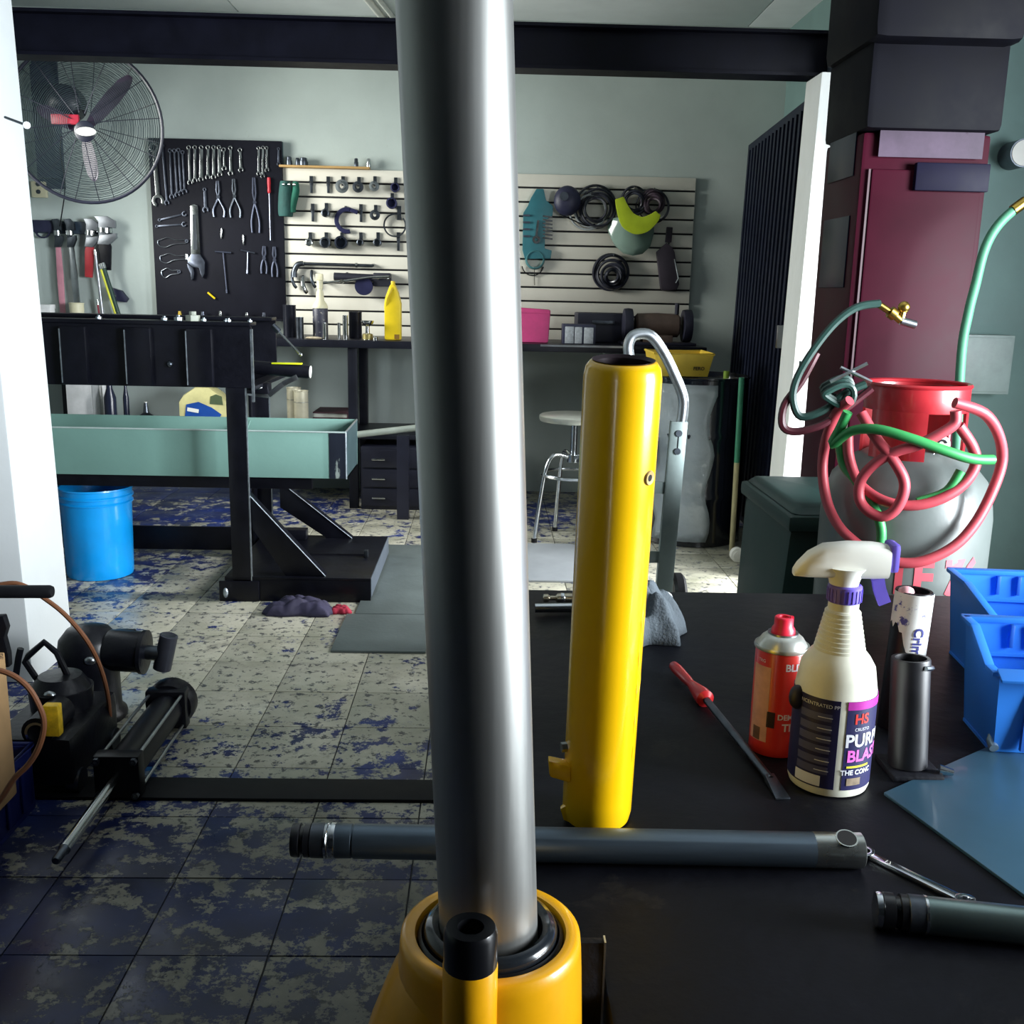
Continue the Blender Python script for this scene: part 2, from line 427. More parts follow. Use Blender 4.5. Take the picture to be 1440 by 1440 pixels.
# dark cover strip let into the floor
ba, bb_, bc, bd = F(186, 1133), F(640, 1134), F(640, 1098), F(190, 1097)
s_ = MB().bb((-1.55, 2.19, 0), (-.005, 2.292, .009)).build('trim_5', rubber, bev=.003); struct(s_); s_['label'] = 'black rubber cover strip across the floor'
# grey rubber mats
mat_m = mat('slate_mat', '565f5e', .6, var=.15, scale=6, bump=.1)
m1 = thing('floor_mat', 'slate grey floor mat of square sheets left of the chrome ram', 'mat', (-.3, 3.9, 0))
for (xa, ya, xb, yb) in ((-.50, 3.19, -.19, 3.58), (-.187, 3.2, .13, 3.58), (-.47, 3.584, -.19, 4.62), (-.187, 3.584, .13, 4.64)):
    MB().bb((xa, ya, 0), (xb, yb, .008)).build('mat_sheet', mat_m, m1, bev=.002)
tag(MB().bb((.14, 4.05, 0), (.62, 4.68, .01)).build('floor_mat', mat('pale_mat', '8b9094', .6, var=.1), bev=.003), 'pale grey floor mat in front of the stool', 'mat')

# ================================================================ work table
TZ = .594; TNX = P(849, 1322, .76).x+.004
tbm = mat('table_rubber', '0b0c13', .5, var=.5, scale=7, bump=.12, bscale=40, spec=.16, spot='1c1b1c', spot_at=.60, spot_scale=5)
wt = thing('work_table', 'low black work table under the yellow tube and bottles', 'table', (.65, 1.37, 0))
tb2 = MB(); ol = [(.0, .80), (.0, 1.945), (1.34, 1.945), (1.34, .42), (TNX, .42), (TNX, .80)]
tb2.prism(ol, .045, (0, 0, TZ-.0225), (1, 0, 0), (0, 1, 0)); tb2.build('table_top', tbm, wt, bev=.005)
for x in (.20, 1.28):
    for y in (.48, 1.88): MB().bb((x-.03, y-.03, 0), (x+.03, y+.03, TZ-.045)).build('leg', black_rough, wt, bev=.003)
MB().bb((1.305, .50, .03), (1.325, 1.86, TZ-.046)).build('light_block_panel', black_rough, wt)  # unseen panel added to block light passing under the table top
MB().bb((.22, .49, .03), (1.26, .51, TZ-.046)).build('front_panel', black_rough, wt)  # added as well, keeps light off the floor beneath the table
for y in (.53, 1.88): MB().bb((.23, y-.02, .12), (1.25, y+.02, .17)).build('stretcher', black_rough, wt, bev=.003)

# ================================================================ chrome ram in the yellow jack body
yel = mat('yellow_enamel', 'eaa80c', .3, var=.12, scale=12, bump=.06, bscale=25, coat=.35, spot='7a3f08', spot_at=.74, spot_scale=16)
jo = V(P(690, 1305, .72)); JZ = jo.z
jk = thing('hydraulic_jack', 'yellow hydraulic jack body holding the tall chrome ram, in the foreground', 'jack', (jo.x, jo.y, .44))
RO = .0705
prof = [(.074, .50), (.076, .56), (.0745, .60), (.0725, JZ-.03), (RO+.001, JZ-.012), (RO, JZ-.003), (RO-.004, JZ), (RO-.011, JZ-.001), (RO-.0125, JZ-.006), (RO-.013, JZ-.04), (RO-.013, .55)]
bdy = MB().lathe([(r, z) for r, z in prof], (jo.x, jo.y, 0), n=64)
bdy.build('body', yel, jk, sharp=50)
# flared shoulder on the left and front web
sh = MB(); lv = []
for z, ex in ((.50, .118), (.56, .105), (.60, .094), (.635, .081), (.655, .07)):
    ring = []
    for i in range(13):
        a = (95+i*13.5)*D2R; r = .066+(ex-.066)*max(0, math.sin(math.pi*i/12))**.7
        ring.append(V((jo.x+math.cos(a)*r, jo.y+math.sin(a)*r, z)))
    lv.append(ring)
n = 13
sh.add([p for q in lv for p in q], [(k*n+i, k*n+i+1, (k+1)*n+i+1, (k+1)*n+i) for k in range(4) for i in range(n-1)]+[tuple(range(n-1, -1, -1)), tuple(range(4*n, 5*n))]+[(k*n, (k+1)*n, (k+1)*n+n-1, k*n+n-1) for k in range(4)])
sh.build('shoulder', yel, jk, sharp=60)
foot = MB().bb((jo.x-.13, jo.y-.10, .46), (jo.x+.08, jo.y+.09, .505)).build('foot', yel, jk, bev=.012)
# seal and wiper rings
sm = mat('seal_rubber', '0d0e12', .3, var=.2, coat=.4)
MB().lathe([(RO-.0135, JZ-.012), (RO-.0135, JZ-.004), (RO-.016, JZ-.002), (.052, JZ-.006), (.048, JZ-.02), (.048, JZ-.05), (RO-.0135, JZ-.05)], (jo.x, jo.y, 0), n=64, closed=True).build('gland_ring', sm, jk)
MB().lathe([(.0525, JZ-.006), (.0525, JZ+.001), (.050, JZ+.005), (.046, JZ+.007), (.041, JZ+.003), (.0395, JZ-.01)], (jo.x, jo.y, 0), n=64, closed=True).build('wiper_ring', mat('wiper', '1b2026', .2, var=.1, coat=.6), jk)
# ram leaning slightly to the left
ram_m = mat('ram_chrome', 'c2c3c0', .40, 1., var=.07, scale=3, stretch=(22, 22, .6))
rt = P(637, -40, .725); rb = V((jo.x+.001, jo.y, JZ-.05)); ax = (rt-rb).normalized()
MB().lathe([(.0365, 0), (.0385, .02), (.0385, 1.16), (.036, 1.168), (.01, 1.168)], rb, ax, n=72).build('ram', ram_m, jk)
# pump boss in front
po = P(664, 1430, .645); pt = P(670, 1303, .65)
pzt = pt.z
pm = MB().lathe([(.0235, .46), (.0225, .60), (.0222, pzt-.085), (.0200, pzt-.083), (.0198, pzt-.030), (.0185, pzt-.028)], (pt.x-.004, pt.y, 0), n=28).build('pump_boss', yel, jk)
MB().lathe([(.0194, pzt-.030), (.0192, pzt-.004), (.0175, pzt), (.0095, pzt), (.009, pzt-.012), (.002, pzt-.013)], (pt.x-.004, pt.y, 0), n=28).build('pump_plunger', sm, jk)
MB().hexa([(pt.x-.026, pt.y+.0, .46), (pt.x+.022, pt.y, .46), (pt.x+.03, jo.y-.04, .46), (pt.x-.03, jo.y-.04, .46)], [(pt.x-.020, pt.y+.004, pzt-.085), (pt.x+.014, pt.y+.004, pzt-.085), (pt.x+.022, jo.y-.045, pzt-.07), (pt.x-.022, jo.y-.045, pzt-.07)]).build('web', yel, jk, bev=.006)
# bracket plate behind right side, pedestal below
pr = P(849, 1322, .76)
MB().bb((jo.x+.05, .756, .44), (pr.x, .764, pr.z)).build('bracket_plate', black_rough, jk, bev=.0015)
MB().lathe([(.0228, pzt-.088), (.0236, pzt-.0865), (.0228, pzt-.085), (.0205, pzt-.085), (.0205, pzt-.088)], (pt.x-.004, pt.y, 0), n=28, closed=True).build('seam_ring', mat('seam_brown', '3a1c0a', .5), jk)
MB().bb((pr.x, .755, .44), (pr.x+.0016, .765, pr.z+.001)).build('plate_edge', mat('bare_edge', 'c3c7cb', .35, 1.), jk)
pd = thing('jack_stand', 'black steel pedestal under the yellow jack', 'stand', (jo.x, jo.y, 0))
MB().bb((jo.x-.15, jo.y-.13, .425), (jo.x+.075, .775, .44)).build('top_plate', black_rough, pd, bev=.003)
MB().cyl((jo.x-.02, jo.y, .02), (jo.x-.02, jo.y, .425), .045, n=20).build('column', black_rough, pd)
MB().bb((jo.x-.18, jo.y-.17, 0), (jo.x+.14, jo.y+.04, .02)).build('base_plate', black_rough, pd, bev=.003)
jk.location.z = .44; 

# ================================================================ yellow tube standing on the table
yt_m = mat('yellow_tube_enamel', 'f6c00a', .24, var=.06, scale=4, bump=.03, bscale=14, coat=.5, spot='6b4a10', spot_at=.78, spot_scale=20)
tb, tt = F(838, 1148, TZ), P(877, 507, 1.0)
tb.z = TZ+.001
tu = thing('cylinder_tube', 'tall yellow cylinder tube standing open on the black table', 'tube', tb)
ax = (tt-tb); LT = ax.length; ax.normalize(); R0 = .0385
MB().lathe([(.0335, .012), (.0365, .0035), (R0, .014), (R0, LT-.016), (R0-.002, LT-.006), (R0-.006, LT-.0005), (R0-.0085, LT), (R0-.0095, LT-.004), (R0-.0095, .012)], tb, ax, n=64, closed=True).build('tube_wall', yt_m, tu, sharp=60)
bare = mat('bare_rim', '2a2026', .4, .5, var=.4, scale=40)
MB().lathe([(R0-.0099, LT-.30), (R0-.0099, LT-.002), (R0-.0075, LT+.0012), (R0-.0105, LT-.002), (R0-.0112, LT-.30)], tb, ax, n=48, closed=True).build('inner_bore', bare, tu)
u_, v_ = frame(ax)
def on_tube(t, ang, off=0.):      # ang 0 faces camera, + right
    nrm = V((math.sin(ang), -math.cos(ang), 0)); nrm = (nrm-ax*nrm.dot(ax)).normalized()
    return tb+ax*t+nrm*(R0+off), nrm
q, nr = on_tube(LT*.785, 48*D2R)
MB().lathe([(.0035, -.001), (.0035, .001), (.0068, .0016), (.0078, .0), (.0078, -.002)], q, nr, n=20, closed=True).build('port_ring', mat('port_tan', 'a88f5a', .5), tu)
MB().cyl(q-nr*.0005, q+nr*.0008, .0042, n=16).build('port_hole', mat('hole_black', '08080a', .8), tu)
q, nr = on_tube(.066, -72*D2R)
MB().hexa([q+V((.004, -.009, -.012)), q+V((-.019, -.007, -.006)), q+V((-.019, .007, -.006)), q+V((.004, .009, -.012))], [q+V((.004, -.009, .008)), q+V((-.021, -.007, .014)), q+V((-.021, .007, .014)), q+V((.004, .009, .008))]).build('lug', yt_m, tu, bev=.003)
q, nr = on_tube(.092, -78*D2R)
MB().cyl(q-nr*.004, q+nr*.006, .0055, n=6).build('lug_bolt', steel, tu)
# weld flare at foot
q, nr = on_tube(.012, -75*D2R)
MB().hexa([q+V((.006, -.006, -.011)), q+V((-.0005, -.004, -.009)), q+V((-.0005, .006, -.009)), q+V((.006, .006, -.011))], [q+V((.005, -.006, .012)), q+V((-.0045, -.003, .004)), q+V((-.0045, .004, .004)), q+V((.005, .006, .012))]).build('foot_lip', yt_m, tu, bev=.002)
# paint runs down the right side
for a, t0, t1 in ((66, .30, .97), (57, .16, .5)):
    b = MB(); pts = [on_tube(LT*(t0+(t1-t0)*k/14), (a+math.sin(k*1.7)*1.2)*D2R, -.0005)[0] for k in range(15)]
    b.tube(pts, [.0012+.0007*math.sin(k*2.1) for k in range(15)], 6).build('paint_run', yt_m, tu)

# ================================================================ loose rods on the table
rod_m = mat('rod_blue_steel', '56636f', .34, .85, var=.2, scale=4, stretch=(1, 12, 12))
def rod(name, label, pa, pb, feats, r):
    ax = (pb-pa).normalized(); L_ = (pb-pa).length
    t = thing(name, label, 'rod', pa)
    return t, ax, L_
ra, rb2 = F(410, 1180, TZ+.019), F(1212, 1195, TZ+.019)
ra.z = rb2.z = TZ+.0182
t = thing('piston_rod', 'long grey piston rod lying behind the chrome ram with black seal end', 'rod', (ra+rb2)/2)
ax = (rb2-ra).normalized(); LR = (rb2-ra).length
k = .5/ .593*LR/.5
MB().lathe([(.017, .045), (.0175, .047), (.0172, .062), (.0165, .0625), (.0165, .064), (.0175, .0645), (.0178, LR-.05), (.0178, LR-.05)], ra, ax, n=36).build('shaft', rod_m, t)
MB().lathe([(.010, 0), (.0165, .001), (.0172, .004), (.0172, .009), (.0145, .010), (.0145, .013), (.0172, .014), (.0172, .02), (.012, .021)], ra, ax, n=32).build('seal', sm, t)
MB().lathe([(.0125, .02), (.0175, .021), (.0178, .034), (.0178, .036)], ra, ax, n=32).build('piston_head', dsteel, t)
MB().lathe([(.017, .0345), (.0182, .035), (.0186, .0375), (.0176, .0385), (.0182, .0395), (.0188, .042), (.0182, .0455), (.017, .046)], ra, ax, n=32).build('bright_ring', chrome, t)
endm = mat('rod_end_steel', 'b9bdb8', .28, 1., var=.15)
MB().lathe([(.0176, LR-.052), (.0179, LR-.05), (.0179, LR-.001), (.0165, LR), (.013, LR), (.012, LR-.01), (.001, LR-.0105)], ra, ax, n=32).build('rod_end', endm, t)
q = F(1186, 1188, TZ+.034); nrm = V((0, -.35, 1)).normalized()
cq = ra+ax*(LR-.019)
MB().cyl(cq+nrm*.0135, cq+nrm*.0186, .0098, n=24).build('cross_hole', mat('hole_black', '08080a', .8), t)
MB().arc(cq+nrm*.0176, .0096, .0112, .0016, 0, 360, 24, ax, nrm.cross(ax)).build('hole_rim', endm, t)
r2a, r2b = F(1229, 1279, TZ+.017), F(1470, 1305, TZ+.017)
t = thing('piston_rod', 'greenish steel piston rod with grooved end at the lower right', 'rod', r2a)
r2b = r2a+(r2b-r2a).normalized()*.42; r2a.z = r2b.z = TZ+.0172
ax = (r2b-r2a).normalized()
MB().lathe([(.0165, .045), (.0170, .047), (.0170, .42), (.015, .423)], r2a, ax, n=36).build('shaft', mat('rod_green_steel', '7f918f', .28, .9, var=.15, scale=4), t)
MB().lathe([(.011, 0), (.0158, .001), (.0165, .004), (.0165, .006), (.0150, .0065)], r2a, ax, n=32).build('nose_ring', chrome, t)
MB().lathe([(.0150, .006), (.0165, .007), (.0165, .017), (.014, .018), (.014, .022), (.0165, .0225), (.0165, .029), (.014, .0295)], r2a, ax, n=32).build('seal', sm, t)
MB().lathe([(.0160, .029), (.0172, .030), (.0172, .0455), (.0162, .046)], r2a, ax, n=32).build('piston_head', dsteel, t)
MB().lathe([(.0168, .0435), (.0177, .044), (.0177, .0462), (.0168, .0465)], r2a, ax, n=32).build('bright_ring', chrome, t)

# ---- flat parts makers for spanners (local frame: hangs along -Z, face to -Y, back at y=0)
def spanner_parts(L_, r1, r2, wd, t, th=.007, m=steel, open_deg=90):
    b = MB(); o1 = V((0, -th/2-.0005, -r1)); o2 = V((0, -th/2-.0005, -L_+r2))
    b.arc(o1, r1*.58, r1, th, 0, 360, 20); b.build('ring_end', m, t, local=True, bev=.0008)
    MB().prism([(-wd/2*.85, -r1*1.85), (wd/2*.85, -r1*1.85), (wd/2, -L_+r2*1.7), (-wd/2, -L_+r2*1.7)], th*.75, (0, -th/2-.0005, 0)).build('shank', m, t, local=True, bev=.0012)
    MB().arc(o2, r2*.5, r2, th, -75+15+open_deg/2-15, 255+15-open_deg/2+15, 18).build('open_jaw', m, t, local=True, bev=.0008)

# spanner on the table, ring end by the rod
sp = thing('combination_spanner', 'small steel spanner on the black table between the two rods', 'spanner', (0, 0, 0))
a, c = F(1188, 1193, TZ+.006), F(1360, 1277, TZ+.006)
a = a+V((.012, .006, 0)); c = c+V((.012, .006, 0))
dv = c-a; dv.z = 0; L_ = dv.length
sp.matrix_basis = Matrix.Translation((a.x, a.y, TZ)) @ Matrix.Rotation(math.atan2(dv.y, dv.x)+math.pi/2, 4, 'Z') @ Matrix.Rotation(-math.pi/2, 4, 'X')
spanner_parts(L_, .0115, .0105, .0115, sp, .006, chrome)
for txt, t_ in (('17', .3), ('MILANO', .58)) if False else (('17', .3),):
    vs, fs = text_mesh(txt, .008)
    MB().add([V((-q.y, -.0061, -L_*t_-q.x)) for q in vs], fs).build('lettering', white_p, sp, local=True)

# ================================================================ bottles and bits on the table
# spray bottle
so = F(1163, 1098, TZ); so.z = TZ
s1 = mpp(so+V((0, 0, .1)))
sb_ = thing('spray_bottle', 'dirty white trigger spray bottle with purple label on the black table', 'bottle', so)
dirty_w = mat('dirty_white_plastic', 'dcdccc', .45, var=.1, scale=20, spot='5a5548', spot_at=.70, spot_scale=30)
RB = .0475
bprof = [(.040, 0), (.0455, .002), (RB, .008), (RB, .118), (RB-.0006, .125), (RB-.003, .140), (.0425, .152), (.036, .163), (.0300, .170)]
z = .170; r = .0295
for k in range(9):
    bprof += [(r, z), (r, z+.0036), (r-.0014, z+.0041), (r-.0014, z+.0049)]
    z += .0054; r -= .0011
bprof += [(.0175, z+.001), (.0175, z+.012), (.016, z+.014)]
zt_ = z+.014
MB().lathe(bprof, n=48).build('bottle_body', dirty_w, sb_, local=True, sharp=30)
lab_d = mat('label_indigo', '1c1b4a', .45, var=.2); lab_w = mat('label_white', 'd6d8e0', .5, var=.05)
lab_g = mat('label_greyblue', '4a4c70', .5); lab_m = mat('label_magenta', 'b0279a', .45); lab_r = mat('label_red', 'd0342c', .45); lab_y = mat('label_yellow', 'd8d23a', .45)
A = lambda dg: dg*D2R
A = lambda dg: (dg-24)*D2R
cyl_patch((0, 0, 0), RB, A(-88), A(17), .012, .122, lab_d, sb_, 'back_label')
cyl_patch((0, 0, 0), RB, A(27), A(110), .012, .122, lab_d, sb_, 'front_label')
cyl_patch((0, 0, 0), RB+.0007, A(27), A(110), .112, .122, lab_m, sb_, 'label_band', th=.0003)
RT = RB+.0011
text_cyl('HS', .017, (0, 0, 0), RT, A(50), .100, lab_r, sb_, bold=.0005)
text_cyl('CRUSTO', .0055, (0, 0, 0), RT, A(52), .0875, lab_w, sb_)
text_cyl('PURPLE', .022, (0, 0, 0), RT, A(70), .073, lab_w, sb_, bold=.0006)
text_cyl('BLAST', .020, (0, 0, 0), RT, A(64), .054, mat('label_pink', 'e06ac8', .45), sb_, bold=.0006)
cyl_patch((0, 0, 0), RT-.0002, A(32), A(70), .040, .0425, lab_y, sb_, 'label_line', th=.0003)
text_cyl('THE CONC', .0085, (0, 0, 0), RT, A(50), .034, lab_w, sb_, bold=.0003)
cyl_patch((0, 0, 0), RT-.0002, A(34), A(56), .018, .027, mat('label_picture', '8a7a66', .5, var=.4, scale=60), sb_, 'label_picture', th=.0003)
text_cyl('CONCENTRATED PP', .0062, (0, 0, 0), RT, A(-18), .114, lab_w, sb_)
for k, zz in enumerate((.100, .086, .073, .060, .046, .034)):
    cyl_patch((0, 0, 0), RT-.0004, A(-40), A(7), zz-.0045, zz+.0045, lab_g, sb_, 'label_box', th=.0003)
    cyl_patch((0, 0, 0), RT, A(-12), A(8), zz-.0003, zz+.0005, lab_w, sb_, 'print_line', th=.0002)
cyl_patch((0, 0, 0), RT-.0003, A(-42), A(-2), .014, .027, lab_w, sb_, 'bar_code_panel', th=.0003)
A = lambda dg: dg*D2R
# trigger head pointing left
MB().ball((-.0475, -.012, .112), (.010, .010, .015), 12, 8).build('dark_knob', mat('knob_dark', '1c1826', .5), sb_, local=True)
hd = MB().lathe([(.0185, 0), (.0195, .003), (.0195, .019), (.0175, .021)], (0, 0, zt_-.004), n=28); hd.build('collar_ring', purple, sb_, local=True)
zc = zt_+.017
cb = MB()
for k in range(24):
    a = k*math.pi/12; cb.box((math.cos(a)*.0195, math.sin(a)*.0195, zc-.012), (.0016, .0016, .015), Matrix.Rotation(a, 3, 'Z'))
cb.build('collar_rib', purple, sb_, local=True)
MB().lathe([(.0165, 0), (.018, .006), (.022, .016), (.026, .022)], (-.002, 0, zc), n=28).build('neck_skirt', white_p, sb_, local=True)
# hood: loft of rounded sections from nozzle to back (x), slightly tilted
secs = [(-.061, .0125, .004, .008), (-.056, .0165, .008, .0115), (-.045, .0225, .0145, .015), (-.028, .0275, .0195, .017), (.0, .0295, .021, .0178), (.028, .0295, .021, .0178), (.045, .029, .0195, .017)]
vs = []; nn = 16
for x, zz, hh, hw in secs:
    for i in range(nn):
        a = 2*math.pi*i/nn; ca, sa = math.cos(a), math.sin(a)
        vs.append((x, hw*math.copysign(abs(ca)**.6, ca), zc+zz+hh*math.copysign(abs(sa)**.6, sa)+(.0 if sa > 0 else 0)))
fs = [(k*nn+i, k*nn+(i+1) % nn, (k+1)*nn+(i+1) % nn, (k+1)*nn+i) for k in range(len(secs)-1) for i in range(nn)]+[tuple(range(nn-1, -1, -1)), tuple(range((len(secs)-1)*nn, len(secs)*nn))]
MB().add(vs, fs).build('trigger_hood', mat('trigger_white', 'ecece4', .35, var=.05, spot='9a9080', spot_at=.75, spot_scale=26), sb_, local=True, sharp=55)
MB().box((.0495, 0, zc+.035), (.012, .032, .034)).build('rear_cap', purple, sb_, local=True, bev=.005)
tp = crv([(.030, 0, zc+.020), (.036, 0, zc+.008), (.040, 0, zc-.006), (.047, 0, zc-.022)], 5)
b = MB()
for i in range(len(tp)-1): b.bar(tp[i], tp[i+1]+(tp[i+1]-tp[i])*.08, .014, .006, up=(0, 1, 0))
b.build('trigger', purple, sb_, local=True)
sb_.matrix_basis = Matrix.Translation(so) @ Matrix.Rotation(-4*D2R, 4, 'Z')

# red spray can
co = F(1088, 1052, TZ); co.z = TZ
ca_ = thing('spray_can', 'red spray can with red cap behind the white spray bottle', 'can', co)
canr = mat('can_red', 'c8281e', .35, var=.1, coat=.2); RC = .0325
MB().lathe([(.029, 0), (.0325, .0015), (.0330, .004), (RC, .007), (RC, .137), (.0315, .139)], n=40).build('can_body', canr, ca_, local=True)
MB().lathe([(.0312, .138), (.0340, .139), (.0347, .1415), (.0340, .144), (.0318, .143), (.030, .146), (.026, .1525), (.0205, .157), (.0185, .1575)], n=40).build('can_shoulder', mat('can_metal', 'c9cdc6', .3, .7, var=.08), ca_, local=True)
MB().lathe([(.0165, .157), (.0165, .159), (.0190, .1595), (.0190, .157)], n=30, closed=True).build('valve_cup', steel, ca_, local=True)
MB().lathe([(.0150, .158), (.0145, .164), (.0120, .168), (.0118, .178), (.0105, .1795), (.0060, .1795), (.0055, .177), (.001, .1768)], n=28).build('cap', mat('cap_red', 'e0203e', .4), ca_, local=True)
MB().box((.0085, -.004, .1800), (.004, .005, .003)).build('cap_tab', mat('cap_red', ''), ca_, local=True)
A = lambda dg: (dg-12)*D2R
cyl_patch((0, 0, 0), RC, A(-72), A(-24), .020, .120, mat('can_salmon', 'd9a088', .5, var=.15, scale=40), ca_, 'side_panel')
cyl_patch((0, 0, 0), RC, A(-26), A(-8), .041, .062, mat('can_dark', '2a1018', .5), ca_, 'dark_panel')
cyl_patch((0, 0, 0), RC+.0003, A(-60), A(-40), .021, .038, mat('can_stain', '6a4a38', .6, var=.4, scale=70), ca_, 'stain')
text_cyl('BLIT', .013, (0, 0, 0), RC+.0006, A(28), .122, lab_w, ca_, bold=.0004)
text_cyl('TRG', .006, (0, 0, 0), RC+.0006, A(-48), .127, lab_w, ca_)
text_cyl('DEMO', .010, (0, 0, 0), RC+.0006, A(22), .056, lab_w, ca_, bold=.0003)
text_cyl('TE', .014, (0, 0, 0), RC+.0006, A(22), .042, lab_w, ca_, bold=.0004)

A = lambda dg: dg*D2R
# black pipes
def pipe_thing(label, base, top, r, m, cut=0):
    t = thing('steel_pipe', label, 'pipe', base); ax = (top-base); L_ = ax.length; ax.normalize()
    MB().lathe([(r*.80, .0), (r, .0), (r, L_-.002), (r*.97, L_), (r*.80, L_), (r*.78, L_-.005)], base, ax, n=32, closed=True).build('pipe_wall', m, t)
    return t, ax, L_
pb0 = F(1275, 1083, TZ); pt0 = P(1281, 925, pb0.y+.012)
pb0.z = TZ+.008
pm_ = mat('oily_pipe', '131318', .42, 0, var=.5, scale=16, spec=.45, spot='8f8677', spot_at=.72, spot_scale=18)
t, ax, L_ = pipe_thing('oily black steel pipe standing on a flange beside the white spray bottle', pb0, pt0, .0235, pm_)
MB().lathe([(.0195, L_-.03), (.0195, L_-.010), (.002, L_-.011)], pb0, ax, n=24).build('plug', mat('hole_black', ''), t)
MB().bb((pb0.x-.030, pb0.y-.034, TZ), (pb0.x+.033, pb0.y+.03, TZ+.008)).build('flange', black_rough, t, bev=.002)
MB().cyl((pb0.x+.030, pb0.y-.022, TZ+.012), (pb0.x+.046, pb0.y-.026, TZ+.010), .007, .004, 10).build('bright_bolt', chrome, t)
# rolled lip at mouth
q = pb0+ax*(L_-.003)+V((.021, -.004, -.002))
MB().tube(crv([q+V((-.012, -.02, 0)), q+V((0, -.010, -.003)), q+V((.004, .002, -.006)), q+V((.001, .012, -.003))], 4), .003, 6).build('torn_lip', dsteel, t)
pb1 = V((0, 0, 0)); pt1 = P(1286, 830, 1.31); pb1 = V((pt1.x-.006, pt1.y+.0, TZ))
t, ax, L_ = pipe_thing('upright pipe wrapped in a torn white and blue sticker', pb1, pt1, .0245, black)
stk = mat('torn_sticker', 'dcdcd8', .5, var=.08, scale=25, spot='3c3f8c', spot_at=.56, spot_scale=22)
vs = []; fs = []
rr = .0252
nseg = 18; a0, a1 = A(-95), A(62)
for i in range(nseg+1):
    f = i/nseg; a = a0+(a1-a0)*f
    lo = L_-.045-.075*min(1, max(0, (f-.25)/.45))+.005*math.sin(i*2.3); hi = L_-.001
    for rad in (rr, rr+.0006):
        for zz in (lo, hi):
            d_ = V((math.sin(a), -math.cos(a), 0)); d_ = (d_-ax*d_.dot(ax)).normalized()
            vs.append(pb1+ax*zz+d_*rad)
for i in range(nseg):
    p, q = i*4, i*4+4; fs += [(p+2, q+2, q+3, p+3), (p+1, p, q, q+1), (p+1, q+1, q+3, p+3), (p, p+2, q+2, q)]
MB().add(vs, fs).build('sticker', stk, t)
cyl_lab = MB(); 
sv, sf = text_mesh('Crims', .0185, .0006)
out = []
for v in sv:
    a = A(4)+v.y/rr; d_ = V((math.sin(a), -math.cos(a), 0)); d_ = (d_-ax*d_.dot(ax)).normalized()
    out.append(pb1+ax*(L_-.068-v.x)+d_*(rr+.0012))
cyl_lab.add(out, sf).build('lettering', mat('sticker_ink', '30347c', .5), t)
MB().lathe([(.0200, L_-.02), (.0200, L_-.006), (.002, L_-.0065)], pb1, ax, n=24).build('oily_core', mat('core_oil', '221418', .25, coat=.5), t)
MB().ball(pb1+ax*(L_-.001)+V((-.0135, -.006, .001)), (.011, .010, .007), 10, 6).build('paper_wad', mat('pink_wad', 'd8a0a8', .6, var=.4, scale=90), t)

# red handled screwdriver on the table
h0, h1, h2 = F(946, 935, TZ+.014), F(994, 985, TZ+.012), F(1102, 1119, TZ+.006)
sd = thing('pry_bar', 'red handled pry screwdriver lying on the black table in front of the cloth', 'screwdriver', h1)
ax = (h1-h0).normalized(); LH = (h1-h0).length
MB().lathe([(.004, 0), (.0075, .004), (.0085, .02), (.0075, LH*.45), (.0062, LH*.55), (.0085, LH*.66), (.0125, LH*.86), (.0128, LH*.96), (.006, LH)], h0, ax, n=20).build('handle', mat('handle_red', 'c6262a', .3, coat=.3), sd)
b = MB().tube([h1-ax*.004, h1+(h2-h1)*.5, h1+(h2-h1)*.86], .0052, 10); b.build('shaft', dsteel, sd)
b = MB().hexa([h1+(h2-h1)*.84+V((-.006, 0, -.004)), h2+V((-.009, 0, -.006)), h2+V((.009, .002, -.006)), h1+(h2-h1)*.84+V((.006, .003, -.004))], [h1+(h2-h1)*.84+V((-.006, 0, .005)), h2+V((-.009, 0, -.0035)), h2+V((.009, .002, -.0035)), h1+(h2-h1)*.84+V((.006, .003, .005))])
b.build('blade', dsteel, sd, bev=.0008)

# crumpled cloth behind the yellow tube: irregular folded heap
def cloth(name, label, o, sx, sy, h, m, seed, n=44, fold=1.0):
    rnd = random.Random(seed); ph = [rnd.uniform(0, 6.28) for _ in range(8)]
    vs = []; fs = []
    for j in range(n+1):
        for i in range(n+1):
            u = i/n*2-1; v = j/n*2-1; rr_ = math.sqrt(u*u+v*v); ang = math.atan2(v, u)
            edge = .86+.10*math.sin(3*ang+ph[0])+.06*math.sin(7*ang+ph[1])
            x = u*(1-.12*abs(v))*edge; y = v*(1-.12*abs(u))*edge
            base = max(0, 1-max(abs(u), abs(v))**2.2)
            rid = abs(math.sin(4.6*x+3.4*y*fold+ph[2]+1.1*math.sin(4*y+ph[3])))*.5+abs(math.sin(6.2*y-3.3*x+ph[4]+1.3*math.sin(4*x+ph[5])))*.38+abs(math.sin(13*x+9*y+ph[6]+2*math.sin(6*y)))*.14
            z = h*base**.7*(.52+.5*rid)
            vs.append(o+V((x*sx/2, y*sy/2, z+.0012)))
    m_ = n+1
    for j in range(n):
        for i in range(n): fs.append((j*m_+i, j*m_+i+1, (j+1)*m_+i+1, (j+1)*m_+i))
    b = MB().add(vs, fs)
    q = b.build(name, m, None, sharp=80); tag(q, label, 'cloth')
    so_ = q.modifiers.new('thickness', 'SOLIDIFY'); so_.thickness = .002; so_.offset = 1
    return q
co_ = F(905, 935, TZ); co_.z = TZ
cloth('work_cloth', 'crumpled grey work cloth behind the yellow tube', co_+V((.0, .16, 0)), .20, .20, .10, mat('grey_cloth', '5a636a', .85, var=.15, bump=.3, bscale=220), 4, fold=1.6)

